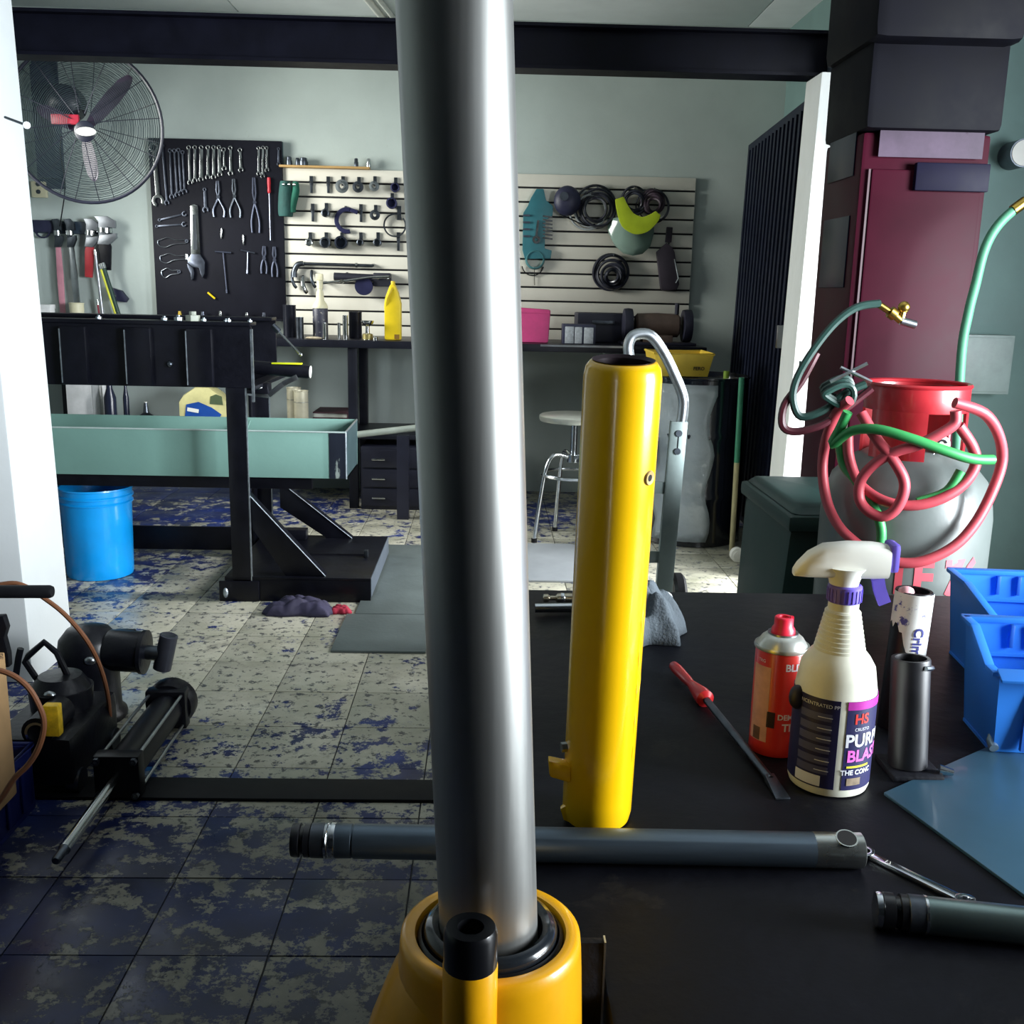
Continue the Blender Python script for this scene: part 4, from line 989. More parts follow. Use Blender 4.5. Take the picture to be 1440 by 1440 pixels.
cl = thing('steel_bracket', 'bent bright steel bracket under the work light', 'bracket', qs[1])
b = MB()
for i in range(3): b.bar(qs[i], qs[i+1], .02, .012, up=(0, 1, 0))
b.build('bent_bar', steel, cl, bev=.002)
q = P(368, 545, Yf+.2); MB().bb(q+V((-.055, -.03, -.022)), q+V((.03, .04, .018))).build('jaw_block', black, cl, bev=.005)
MB().ball(q+V((-.002, -.034, .002)), (.012, .006, .006), 10, 6).build('bright_stud', chrome, cl)
# spill of bolts and filings on bench top
for k, (x, y, s) in enumerate(((140, 466, .011), (232, 468, .012), (252, 468, .016), (272, 467, .026), (287, 459, .010), (318, 460, .008), (322, 468, .010), (352, 467, .009))):
    q = F(x, y, ztp+.014); q.y = min(max(q.y, Yf+.0), Yf+.07)
    q = P(x, y, q.y); q.z = ztp+.0145
    o = MB().cyl(q, q+V((0, 0, s*.8)), s, n=6).cyl(q+V((0, 0, s*.8)), q+V((0, 0, s*1.3)), s*.5, n=8).build('loose_nut', worn if s < .02 else mat('grey_lump', '8e9488', .5), bev=.001)
    tag(o, '%s loose nut from the left along the black bench top' % ORD[k], 'nut', 'loose nuts on the bench top')
# grease patch and rag under the bench
q = F(440, 848)
cloth('oily_rag', 'dark purple oily rag on the floor in front of the bench foot', F(428, 850)+V((0, -.09, 0)), .28, .15, .06, mat('purple_cloth', '2f2c44', .8, var=.35, scale=18), 9, fold=1.2)
cloth('red_rag', 'small red scrap of cloth on the floor beside the purple rag', F(482, 855)+V((0, -.05, 0)), .09, .07, .03, mat('red_cloth', '9a2038', .8), 12, n=16)
# blue bucket
bo = F(142, 806); bo.z = 0
bk = thing('bucket', 'bright blue plastic bucket under the left end of the bench', 'bucket', bo)
bb_m = mat('bucket_blue', '0aa0f4', .3, var=.06, coat=.3)
MB().lathe([(.118, 0), (.126, .002), (.129, .012), (.1355, .30), (.1415, .302), (.1425, .307), (.137, .312), (.1375, .325), (.1435, .327), (.1440, .333), (.1385, .338), (.139, .357), (.1445, .360), (.1435, .366), (.138, .364), (.134, .30), (.124, .012), (.005, .010)], bo, n=56).build('pail', bb_m, bk, sharp=28)
MB().tube(crv([bo+V((-.142, -.02, .31)), bo+V((-.15, -.09, .20)), bo+V((-.13, -.125, .08)), bo+V((-.05, -.148, .045)), bo+V((.03, -.145, .10))], 6)[:1] + [bo+V((-.145, -.03, .31)), bo+V((-.150, -.05, .2)), bo+V((-.142, -.07, .06))], .003, 6).build('handle', steel, bk)
MB().bb(bo+V((-.147, -.05, .06)), bo+V((-.137, -.03, .17))).build('grip', white_p, bk, bev=.003)
MB().ball(bo+V((-.142, -.02, .31)), .012, 10, 6).build('handle_lug', bb_m, bk)

# ================================================================ stool, drum, hand truck, barrel things
st_o = V((P(808, 590, 4.8).x, 4.8, 0)); zs = P(808, 583, 4.8).z
st = thing('stool', 'round metal stool with chrome legs behind the yellow tube', 'stool', st_o)
MB().lathe([(.14, zs-.035), (.162, zs-.03), (.166, zs-.02), (.166, zs-.006), (.158, zs), (.02, zs+.002)], st_o, n=40).build('seat', mat('stool_seat', 'b5b8ae', .3, .6, var=.1), st)
MB().cyl(st_o+V((0, 0, zs-.2)), st_o+V((0, 0, zs-.03)), .016, n=14).build('spindle', chrome, st)
for k in range(4):
    a = (20+90*k)*D2R; d_ = V((math.cos(a), math.sin(a), 0))
    MB().tube(crv([st_o+d_*.03+V((0, 0, zs-.2)), st_o+d_*.10+V((0, 0, zs-.19)), st_o+d_*.14+V((0, 0, zs-.26)), st_o+d_*.165+V((0, 0, zs-.40)), st_o+d_*.19+V((0, 0, .012))], 6), .0105, 10).build('leg', chrome, st)
    MB().cyl(st_o+d_*.19, st_o+d_*.19+V((0, 0, .02)), .014, n=12).build('foot_cap', rubber, st)
MB().tube([st_o+V((math.cos(i*math.pi/20)*.148, math.sin(i*math.pi/20)*.148, zs-.285)) for i in range(40)], .008, 8, closed=True).build('foot_ring', chrome, st)
MB().cyl(st_o+V((0, 0, zs-.225)), st_o+V((0, 0, zs-.19)), .03, n=16).build('hub', chrome, st)

dr_o = V((P(972, 650, 4.92).x, 4.92, 0)); zd = P(975, 531, 4.72).z
dm = thing('steel_drum', 'black steel drum wrapped in plastic with a yellow tray on top', 'drum', dr_o)
drm = mat('drum_black', '11161f', .16, var=.3, scale=5, bump=.35, bscale=9, coat=.7, stretch=(1, 1, .45))
MB().lathe([(.24, 0), (.25, .004), (.25, .27*zd), (.257, .29*zd), (.257, .31*zd), (.25, .33*zd), (.25, .63*zd), (.257, .65*zd), (.257, .67*zd), (.25, .69*zd), (.25, zd-.012), (.256, zd-.008), (.256, zd), (.247, zd), (.246, zd-.02), (.01, zd-.02)], dr_o, n=56).build('drum_shell', drm, dm, sharp=50)
film = mat('clear_film', 'c9d4d8', .12, var=.1, trans=.6, bump=.5, bscale=16)
vs = []; fs = []; nA, nZ = 14, 16
for j in range(nZ+1):
    for i in range(nA+1):
        a = A(-52+60*i/nA+4*math.sin(j*.9)); zz = .03+(zd-.06)*j/nZ; rr = .2575+.006*abs(math.sin(i*1.9+j*1.3))+.004*math.sin(j*2.2)
        vs.append(dr_o+V((math.sin(a)*rr, -math.cos(a)*rr, zz)))
for j in range(nZ):
    for i in range(nA): fs.append((j*(nA+1)+i, j*(nA+1)+i+1, (j+1)*(nA+1)+i+1, (j+1)*(nA+1)+i))
fo = MB().add(vs, fs).build('plastic_film', film, dm, sharp=180)
mo = fo.modifiers.new('thickness', 'SOLIDIFY'); mo.thickness = .001
q = P(1018, 537, 4.8); MB().cyl((q.x, 4.76, zd-.004), (q.x, 4.76, zd+.03), .014, n=12).build('bung', mat('lime', '8fae3c', .5), dm)
# yellow tray
y0, y1 = P(938, 497, 4.78), P(1001, 530, 4.78)
yt = thing('yellow_tray', 'worn yellow plastic tray on top of the black drum', 'tray', ((y0.x+y1.x)/2, 4.9, zd))
ytm = mat('tray_yellow', 'd9b83c', .45, var=.12, spot='4a3a18', spot_at=.70, spot_scale=22)
xa, xb = y0.x-.06, y1.x; hz = y0.z-zd; ya, yb_ = 4.76, 5.06; e_ = .02
MB().bb((xa+e_, ya+e_, zd), (xb-e_, yb_-e_, zd+.004)).build('tray_floor', ytm, yt)
for (p, r_) in (((xa, ya), (xb, ya)), ((xb, ya), (xb, yb_)), ((xb, yb_), (xa, yb_)), ((xa, yb_), (xa, ya))):
    def inn(q, k): 
        cx, cy = (xa+xb)/2, (ya+yb_)/2
        return (q[0]+(cx-q[0])/abs(cx-q[0])*k, q[1]+(cy-q[1])/abs(cy-q[1])*k)
    pl, rl = inn(p, e_), inn(r_, e_); pi_, ri_ = inn(p, .005), inn(r_, .005); pli, rli = inn(p, e_+.005), inn(r_, e_+.005)
    MB().hexa([(*pl, zd), (*rl, zd), (*rli, zd), (*pli, zd)], [(*p, zd+hz), (*r_, zd+hz), (*ri_, zd+hz), (*pi_, zd+hz)]).build('tray_wall', ytm, yt)
MB().tube([(xa, ya, zd+hz), (xb, ya, zd+hz), (xb, yb_, zd+hz), (xa, yb_, zd+hz)], .006, 8, closed=True).build('tray_rim', ytm, yt)
ink = mat('ink_brown', '3a2c18', .6)
text_flat('FERO', .022, V((xb-.065, ya+.011-.004, zd+hz*.36)), (1, 0, 0), (0, -.16, 1), ink, yt, bold=.0008)
# broom stick
a, c = F(1029, 775), P(1043, 531, 4.62); a.z = .0
bs = thing('broom_handle', 'green and tan broom stick leaning beside the black drum', 'stick', a)
m_ = a+(c-a)*.52
MB().tube([a, m_], .0125, 10).build('tan_half', mat('tan_wood', 'a8a078', .6), bs)
MB().tube([m_, c], .0128, 10).build('green_half', mat('green_paint', '2f7a5c', .5), bs)
q = F(1036, 790, .0); 
wr = thing('round_block', 'white round block on the floor by the door edge', 'block', (q.x, q.y, 0))
MB().cyl((q.x, q.y-.02, .034), (q.x, q.y+.015, .034), .033, n=28).build('disc', white_p, wr, bev=.003)
MB().cyl((q.x, q.y-.023, .034), (q.x, q.y-.02, .034), .022, n=24).build('raised_centre', white_p, wr, bev=.001)
MB().bb((q.x+.03, q.y+.01, 0), (q.x+.10, q.y+.03, .10)).build('back_plate', dsteel, wr, bev=.003)
# red box behind
q0, q1 = P(905, 640, 5.3), P(946, 770, 5.3)
rbx = thing('brown_crate', 'reddish brown crate standing between stool and drum', 'crate', (q0.x, 5.3, 0))
crm = mat('crate_brown', '6a4a46', .7, var=.25)
for k in range(4): MB().bb((q0.x-.16, 5.22, .02+k*.105), (q1.x-.02, 5.24, .115+k*.105)).build('slat', crm, rbx, bev=.002)
MB().bb((q0.x-.16, 5.24, 0), (q1.x-.02, 5.40, .42)).build('crate_box', crm, rbx)

# hand truck
YT = 3.4
ht = thing('hand_truck', 'aluminium hand truck with curved loop handle behind the yellow tube', 'hand truck', (P(900, 700, YT).x, YT, 0))
lp = [P(x, y, YT) for x, y in ((889, 545), (885, 505), (884, 484), (893, 471), (915, 472), (934, 497), (950, 530), (960, 556), (961, 575), (957, 602))]
pts = crv(lp, 5); b = MB()
b.tube(pts, .018, 12); b.build('loop_handle', alu, ht)
u0 = P(954, 592, YT); ub = V((P(938, 800, YT).x-.012, YT, .0))
def rail(top, bot):
    b = MB(); b.bar(bot, top, .052, .006, up=(0, 1, 0)); 
    for s in (-1, 1): b.bar(bot+V((s*.025, .012, 0)), top+V((s*.025, .012, 0)), .006, .028, up=(0, 1, 0))
    b.build('rail', mat('dull_alu', '8d9a98', .45, .8, var=.15), ht, bev=.001)
rail(u0+V((0, -.02, 0)), ub+V((0, -.02, .1)))
rail(u0+V((-.16, -.02, 0)), ub+V((-.16, -.02, .1)))
for f in (.035, .115): 
    q = u0+(ub-u0)*f+V((0, -.025, -.012)); MB().cyl(q, q+V((0, -.005, 0)), .011, n=14).build('rivet', dsteel, ht)
q = u0+(ub-u0)*.04+V((0, -.0235, 0)); q2 = u0+(ub-u0)*.13+V((0, -.0235, 0)); MB().bar(q, q2, .004, .001, up=(0, 1, 0)).build('slot', black, ht)
for f in (.3, .62, .85): 
    q = u0+(ub-u0)*f; MB().bb(q+V((-.16, -.012, -.02)), q+V((0, -.004, .02))).build('cross_bar', mat('dull_alu', ''), ht)
MB().bb(ub+V((-.24, -.22, .004)), ub+V((.06, -.01, .012))).build('toe_plate', dsteel, ht, bev=.003)
for s in (-.25, .07):
    MB().lathe([(.03, -.02), (.09, -.022), (.10, -.012), (.10, .012), (.09, .022), (.03, .02)], ub+V((s, .09, .102)), (1, 0, 0), n=28).build('wheel', rubber, ht)
MB().cyl(ub+V((-.25, .09, .102)), ub+V((.07, .09, .102)), .01, n=10).build('axle', steel, ht)
for s in (-.16, 0): MB().bar(ub+V((s, .0, .26)), ub+V((s, .09, .102)), .03, .01, up=(1, 0, 0)).bar(ub+V((s, -.02, .1)), ub+V((s, .0, .012)), .03, .01, up=(1, 0, 0)).build('axle_bracket', mat('dull_alu', ''), ht)

# ================================================================ left foreground
# tie-rod cylinder on the floor
cy_m = mat('cylinder_black', '0c0d13', .35, .0, spec=.3, var=.3)
a, c, e = F(236, 995, .065), F(168, 1088, .06), F(97, 1198, .05)
ax = (c-a).normalized(); L_ = (c-a).length
e = c+ax*((e-c).length); 
cyl_ = thing('air_cylinder', 'black tie rod cylinder with bright rod lying on the floor at the left', 'cylinder', (a+c)/2)
u, v = frame(ax)
if abs(v.z) < abs(u.z): u, v = v, u
MB().cyl(a, c, .043, n=28).build('barrel', cy_m, cyl_)
for p, s in ((a, .02), (c, .018)):
    MB().box(p, (.105, .105, .04), Matrix((u, v, ax)).transposed()).build('end_block', cy_m, cyl_, bev=.006)
for i in (-1, 1):
    for j in (-1, 1):
        o_ = u*.042*i+v*.042*j
        MB().tube([a+o_-ax*.02, c+o_+ax*.03], .0042, 8).build('tie_rod', steel, cyl_)
        MB().cyl(c+o_+ax*.018, c+o_+ax*.03, .0085, n=6).cyl(a+o_-ax*.03, a+o_-ax*.018, .0085, n=6).build('nut', dsteel, cyl_)
MB().cyl(c, e, .0125, n=18).build('piston_rod', chrome, cyl_)
MB().lathe([(.0125, 0), (.009, .006), (.009, .04), (.007, .043)], e, ax, n=14).build('thread', dsteel, cyl_)
MB().lathe([(.062, -.02), (.066, -.015), (.066, .015), (.06, .03)], a-ax*.035, ax, n=24).build('end_flange', cy_m, cyl_)
# black trolley jack pump: domed body with horizontal barrel and tee
q = F(132, 1008); q.z = 0
mp_ = thing('gear_pump', 'black cast iron pump with a domed body and tee outlet beside the pillar', 'pump', q)
ci = mat('cast_iron', '0c0d14', .35, var=.35, scale=10, bump=.1, spec=.35)
cz = P(132, 915, q.y).z
MB().lathe([(.085, 0), (.09, .01), (.088, .02), (.076, .03), (.074, .12), (.080, .15), (.082, cz+.00), (.076, cz+.035), (.055, cz+.062), (.03, cz+.07), (.002, cz+.072)], q, n=36).build('domed_body', ci, mp_, sharp=50)
b0, b1 = V((q.x+.05, q.y-.01, P(180, 912, q.y).z)), V((P(207, 915, q.y).x, q.y-.01, P(180, 915, q.y).z))
MB().lathe([(.05, 0), (.056, .01), (.056, (b1-b0).length-.012), (.060, (b1-b0).length-.01), (.060, (b1-b0).length), (.04, (b1-b0).length+.002)], b0, b1-b0, n=28).build('side_barrel', ci, mp_)
MB().cyl(b1, b1+V((.05, 0, -.004)), .02, n=16).build('stem', dsteel, mp_)
MB().lathe([(.019, -.05), (.024, -.048), (.024, .05), (.020, .052), (.016, .05)], b1+V((.052, 0, 0)), V((.25, 0, 1)), n=20).build('tee_outlet', mat('tee_steel', '4a4c56', .35, .7), mp_)
MB().bb((q.x+.065, q.y-.03, cz+.03), (q.x+.12, q.y+.03, cz+.055)).build('bracket', ci, mp_, bev=.005)
MB().ball((q.x+.03, q.y-.076, cz-.0), (.016, .010, .012), 10, 6).build('bright_plug', steel, mp_)
# second black machine nearer camera with handle loops
q = F(85, 1085); q.z = 0
mq = thing('trolley_jack', 'black oily trolley jack standing between the blue crate and the domed pump', 'jack', q)
MB().bb((q.x-.10, q.y-.14, .03), (q.x+.09, q.y+.16, .15)).build('chassis', ci, mq, bev=.02)
zz = P(95, 960, q.y).z
MB().lathe([(.07, .14), (.075, .2), (.07, zz-.03), (.05, zz), (.01, zz+.004)], q+V((-.005, .05, 0)), n=28).build('pump_housing', ci, mq)
MB().cyl(q+V((.02, -.15, .17)), q+V((.02, -.02, .17)), .035, n=20).build('ram_barrel', ci, mq)
MB().arc(q+V((.02, -.151, .17)), .02, .026, .006, 30, 250, 18).build('bright_ring', chrome, mq)
MB().ball(q+V((.0, -.025, zz-.02)), (.014, .01, .008), 10, 6).build('bright_plug', steel, mq)
for s in (-.09, .08): MB().cyl(q+V((s-.015, -.10, .03)), q+V((s+.015, -.10, .03)), .03, n=18).build('wheel', dsteel, mq)
for s in (-.09, .08): MB().cyl(q+V((s-.015, .12, .03)), q+V((s+.015, .12, .03)), .03, n=18).build('wheel', dsteel, mq)
hp = [P(x, y, q.y+.05) for x, y in ((52, 955), (35, 930), (40, 922), (62, 903), (80, 918), (95, 950))]
MB().tube(hp, .008, 8).build('loop_handle', ci, mq)
hp = [P(x, y, q.y+.0) for x, y in ((22, 952), (26, 925), (29, 912))]
MB().tube(hp, .008, 8).build('lever_stub', ci, mq)
l0, l1 = P(63, 1035, q.y-.16), P(82, 992, q.y-.16)
MB().bb((l0.x, q.y-.165, l0.z), (l1.x, q.y-.14, l1.z)).build('yellow_label', mat('yellow_label', 'd8b020', .5, var=.3, scale=50), mq, bev=.004)
# vertical lever with black grip, and hose
g0, g1 = P(-20, 832, 2.2), P(74, 832, 2.2)
gr_ = thing('jack_lever', 'black round lever grip reaching in from the left edge', 'lever', g0)
MB().lathe([(.011, 0), (.0145, .003), (.0145, (g1-g0).length-.006), (.012, (g1-g0).length)], g0, g1-g0, n=20).build('grip', rubber, gr_)
MB().tube([g0+V((-.0, 0, 0)), g0+V((-.12, .0, -.01)), V((g0.x-.14, 2.2, 0))], .009, 10).build('lever_rod', dsteel, gr_)
hs = thing('brown_hose', 'thin brown hose arching over the black pump at the left', 'hose', P(120, 900, 2.25))
hm = mat('brown_hose', '7a4e34', .45, var=.15)
MB().tube(crv([P(x, y, 2.25+max(0, y-900)*.0018) for x, y in ((-40, 832), (0, 822), (30, 822), (66, 844), (95, 868), (125, 905), (145, 950), (154, 1000), (152, 1050), (140, 1085))], 5), .0055, 8).build('hose_run', hm, hs)
MB().tube(crv([P(x, y, 1.80) for x, y in ((-30, 938), (10, 946), (38, 965), (56, 995), (62, 1020), (55, 1050), (40, 1075), (20, 1095), (0, 1125), (-30, 1160))], 5), .0055, 8).build('hose_run', hm, hs)
# pale bracket at far left, cardboard box, blue crate
q = P(10, 900, 2.15)
br_ = thing('valve_bracket', 'small black bracket with a pale window at the far left edge', 'bracket', q)
b = MB().prism([(-.045, .055), (.0, .058), (.006, .03), (-.002, .008), (.004, -.03), (.003, -.06), (-.045, -.06)], .02, q); b.build('plate', ci, br_, bev=.003)
MB().bb(q+V((-.035, -.013, .015)), q+V((-.012, -.011, .04))).build('pale_window', white_p, br_)
MB().tube([q+V((-.03, 0, -.05)), V((q.x-.03, 2.15, .0))], .012, 8).build('stem', ci, br_)
xk0 = P(17, 1030, 2.06).x
cbx = thing('cardboard_box', 'brown cardboard box with dark print at the left edge inside the blue crate', 'box', (xk0-.12, 1.99, .1))
kb = mat('cardboard', 'a9875e', .8, var=.15, spot='4a3424', spot_at=.62, spot_scale=9)
zt3, zb3 = P(10, 952, 1.92).z, .085
MB().bb((xk0-.25, 1.92, zb3), (xk0, 2.06, zt3)).build('carton', kb, cbx, bev=.004)
MB().bb((xk0-.25, 1.985, zt3), (xk0, 1.995, zt3+.004)).build('flap', kb, cbx)
cx1 = P(52, 1150, 2.16).x
crt = thing('blue_crate', 'dark blue plastic crate on the floor at the lower left edge', 'crate', (cx1-.2, 2.0, 0))
cbm = mat('crate_blue', '141f5c', .4, var=.1)
cyA, cyB, chh = 1.84, 2.16, .15
MB().bb((cx1-.42, cyA, 0), (cx1, cyB, .012)).build('crate_floor', cbm, crt)
for (a_, b_2) in (((cx1-.42, cyA), (cx1, cyA+.008)), ((cx1-.42, cyB-.008), (cx1, cyB)), ((cx1-.008, cyA+.008), (cx1, cyB-.008)), ((cx1-.42, cyA+.008), (cx1-.412, cyB-.008))):
    MB().bb((*a_, .012), (*b_2, chh)).build('crate_wall', cbm, crt, bev=.002)
for k in range(5):
    x = cx1-.39+k*.09; MB().bb((x, cyA-.006, .02), (x+.012, cyA, chh-.02)).build('rib', cbm, crt, bev=.001)
for k in range(4):
    y = cyA+.04+k*.07; MB().bb((cx1, y, .02), (cx1+.006, y+.012, chh-.02)).build('rib', cbm, crt, bev=.001)
MB().tube([(cx1-.42, cyA, chh), (cx1, cyA, chh), (cx1, cyB, chh), (cx1-.42, cyB, chh)], .008, 8, closed=True).build('crate_rim', cbm, crt)
# nail in the pillar
a, c = P(2, 163, 2.88), P(37, 176, 2.86)
nl = thing('wall_hook', 'thin steel pin with round head on the white pillar', 'hook', a)
MB().tube([a+V((0, .02, 0)), c], .0035, 8).build('pin', dsteel, nl)
MB().cyl(c, c+V((.004, -.006, -.001)), .009, n=14).build('head', steel, nl)

# ================================================================ back wall: fan
fc = P(119, 175, 5.62)
fan = thing('wall_fan', 'large black wall fan with a wire guard, half hidden by the white pillar', 'fan', (fc.x, 5.98, fc.z))
fm = mat('fan_black', '191c2c', .4, var=.25); fw = mat('guard_wire', '3c4a4e', .4, .3)
RF = .385
# the head is turned a little to the left and down
fa = V((.12, -1, -.06)).normalized(); fu, fv = frame(fa)
if abs(fv.x) > abs(fu.x): fu, fv = fv, fu
MB().tube([fc+(fu*math.cos(t)+fv*math.sin(t))*RF for t in [i*math.pi/32 for i in range(64)]], .009, 8, closed=True).build('guard_rim', fm, fan)
b = MB()
def fr(r, t, dome): return fc+(fu*math.cos(t)+fv*math.sin(t))*r+fa*dome*(1-(r/RF)**2)
for k in range(34):
    r = .07+k*(RF-.075)/34
    b.tube([fr(r, i*math.pi/22, .07) for i in range(44)], .00135, 4, closed=True)
for k in range(22):
    r = .10+k*(RF-.10)/22
    b.tube([fr(r, i*math.pi/20, -.09) for i in range(40)], .0012, 4, closed=True)
tag(b.build('guard_wires', fw, fan), kind='stuff')
for k in range(12):
    t = k*math.pi/6+.12
    MB().tube([fr(.05+(RF-.05)*i/6, t, .071) for i in range(7)], .0022, 5).build('front_spoke', fm, fan)
    MB().tube([fr(.05+(RF-.05)*i/6, t+.2, -.091) for i in range(7)], .0022, 5).build('rear_spoke', fm, fan)
hubp = P(118, 184, 5.60)
for tip, wd_ in (((184, 107), .036), ((133, 255), .036), ((52, 150), .036)):
    e = P(*tip, 5.61); d_ = (e-hubp); L_ = d_.length; d_.normalize(); s_ = d_.cross(fa).normalized()
    vs = []
    for f, ww in ((.10, .45), (.3, .85), (.6, 1.), (.85, .85), (.97, .45), (1., .15)):
        for sgn in (-1, 1): vs.append(hubp+d_*L_*f+s_*wd_*ww*sgn+fa*(-.012*sgn))
    bl_ = MB().add(vs+[v-fa*.004 for v in vs], [(2*i, 2*i+1, 2*i+3, 2*i+2) for i in range(5)]+[(12+2*i, 14+2*i, 15+2*i, 13+2*i) for i in range(5)]+[(0, 12, 13, 1), (10, 11, 23, 22)]+[(2*i, 2*i+2, 14+2*i, 12+2*i) for i in range(5)]+[(2*i+1, 13+2*i, 15+2*i, 2*i+3) for i in range(5)])
    bl_.build('blade', mat('blade_plum', '2e2238', .4), fan)
MB().cyl(hubp-fa*.03, hubp+fa*.03, .045, n=20).build('hub', fm, fan)
MB().lathe([(.05, 0), (.052, .008), (.045, .012), (.01, .014)], P(120, 185, 5.55), fa, n=24).build('centre_badge', fm, fan)
q = P(121, 185, 5.525); MB().ball(q, (.052, .008, .022), 16, 8).build('white_badge', white_p, fan)
MB().box(P(92, 168, 5.56), (.14, .02, .05)).build('red_band', mat('fan_red', '9c1c34', .4), fan, bev=.006)
mq_ = P(92, 145, 5.75); MB().lathe([(.03, -.12), (.085, -.11), (.095, -.04), (.09, .05), (.05, .08)], mq_, fa, n=24).build('motor', fm, fan)
MB().bb((P(45, 150, 5.9).x, 5.9, P(60, 250, 5.9).z), (P(72, 150, 5.9).x, 5.98, P(60, 90, 5.9).z)).build('mount_arm', mat('mount_navy', '232c44', .5), fan, bev=.006)
MB().bar(P(62, 160, 5.9), mq_, .06, .06).build('yoke', fm, fan, bev=.006)
MB().bb((P(42, 90, 5.97).x, 5.985, P(60, 265, 5.98).z), (P(78, 90, 5.97).x, 6.0, P(60, 84, 5.98).z)).build('back_plate', mat('mount_navy', ''), fan)
MB().tube(crv([P(*p, 5.55+.05*k) for k, p in enumerate(((86, 192), (85, 215), (90, 245), (91, 270), (87, 300), (84, 318)))], 5), .0032, 6).build('cord', rubber, fan)
q0, q1 = P(44, 255, 5.98), P(66, 278, 5.98)
so2 = thing('wall_socket', 'pale wall socket low beside the fan at the pillar edge', 'socket', ((q0.x+q1.x)/2, 6, q1.z))
MB().bb((q0.x, 5.97, q1.z), (q1.x, 6.0, q0.z)).build('plate', cream, so2, bev=.003)
for k in range(2): MB().cyl(V(((q0.x+q1.x)/2, 5.97, q1.z+.03+k*.04)), V(((q0.x+q1.x)/2, 5.966, q1.z+.03+k*.04)), .012, n=12).build('outlet', dsteel, so2)

# ================================================================ black tool board
YB = 5.955
bt0, bt1 = P(208, 195, YB), P(396, 200, YB); bzb = P(300, 446, YB).z
board_m = mat('board_black', '10111c', .55, spec=.2, var=.2, scale=6, bump=.06, bscale=40)
tbd = thing('tool_board', 'black tool board hung with spanners and pliers on the back wall', 'tool board', ((bt0.x+bt1.x)/2, 6.0, bzb))
bzt = P(300, 196, YB).z
MB().bb((bt0.x, YB, bzb), (bt1.x, 5.975, bzt)).build('board', board_m, tbd, bev=.003)
MB().bb((bt0.x-.004, 5.975, bzb), (bt0.x+.03, 5.997, bzt)).bb((bt1.x-.03, 5.975, bzb), (bt1.x, 5.997, bzt)).build('rear_batten', mat('batten_teal', '3c5862', .6), tbd)
MB().bb((bt0.x, YB-.07, bzb-.012), (bt1.x, YB, bzb)).build('ledge', board_m, tbd, bev=.002)
pk = mat('peg_steel', 'c8ccd0', .3, 1.)
def T2(x, y): return (190+x/6.545, 180+y/6.545)
def hang(name, label, cat, x0, y0, x1, y1, fn, group=None, Y=YB, peg=True, zoom=T2, **kw):
    a, c = P(*zoom(x0, y0), Y), P(*zoom(x1, y1), Y); d = c-a; L_ = math.hypot(d.x, d.z)
    th_ = math.atan2(-d.x, -d.z)
    t = thing(name, label, cat, (a.x, Y, a.z), (0, th_, 0), group)
    fn(L_, t, **kw)
    if peg: MB().cyl((0, 0, -.012), (0, -.022, -.012), .0022, n=6).build('hook', pk, t, local=True) if False else None
    return t
dim = mat('tool_dim', '6c7280', .32, .95, var=.2, scale=30); bright = mat('tool_bright', 'c4c8c8', .2, 1., var=.1, scale=30)
def f_span(L_, t, r1=.016, r2=.019, wd=.015, m=bright): spanner_parts(L_, r1, r2, wd, t, .008, m, 80)
sp_g = 'spanners on the black tool board'
hang('combination_spanner', 'largest bright combination spanner at the far left of the black tool board', 'spanner', 172, 135, 222, 730, f_span, sp_g, r1=.026, r2=.034, wd=.024)
for k, (x0, y0, x1, y1) in enumerate(((250, 145, 300, 715), (322, 190, 345, 660), (362, 190, 395, 640), (400, 185, 430, 625), (438, 205, 462, 610))):
    hang('combination_spanner', '%s dark thin spanner right of the largest spanner on the black board' % ORD[k], 'spanner', x0, y0, x1, y1, f_span, sp_g, r1=.011, r2=.015, wd=.011, m=dim)
for k, (x0, y0, x1, y1, w_) in enumerate(((497, 160, 512, 530, .014), (553, 160, 556, 510, .015), (612, 160, 612, 500, .022), (674, 160, 674, 480, .015), (726, 160, 728, 478, .016), (775, 160, 786, 455, .020), (818, 180, 826, 400, .010), (880, 165, 885, 445, .015), (968, 185, 980, 415, .014))):
    hang('combination_spanner', '%s bright spanner in the middle row along the top of the black board' % ORD[k], 'spanner', x0, y0, x1, y1, f_span, sp_g, r1=.012, r2=.015, wd=w_, m=bright)
for k, (x0, y0, x1, y1) in enumerate(((1140, 170, 1142, 445), (1180, 165, 1178, 468), (1213, 170, 1218, 412))):
    hang('combination_spanner', '%s bright spanner of the trio at the top right of the black board' % ORD[k], 'spanner', x0, y0, x1, y1, f_span, sp_g, r1=.010, r2=.013, wd=.013, m=bright)
hang('combination_spanner', 'short spanner hanging at the top right edge of the black board', 'spanner', 1322, 180, 1324, 350, f_span, sp_g, r1=.008, r2=.010, wd=.011, m=dim)
hang('open_spanner', 'small open spanner below the bright row above the big adjustable spanner', 'spanner', 643, 550, 654, 785, f_span, sp_g, r1=.010, r2=.018, wd=.017, m=dim)
for k, (x0, y0, x1, y1) in enumerate(((215, 850, 480, 785), (190, 905, 478, 885))):
    hang('combination_spanner', ['upper', 'lower'][k]+' dark spanner lying sideways at the left of the black board', 'spanner', x0, y0, x1, y1, f_span, sp_g, r1=.008, r2=.014, wd=.010, m=dim)
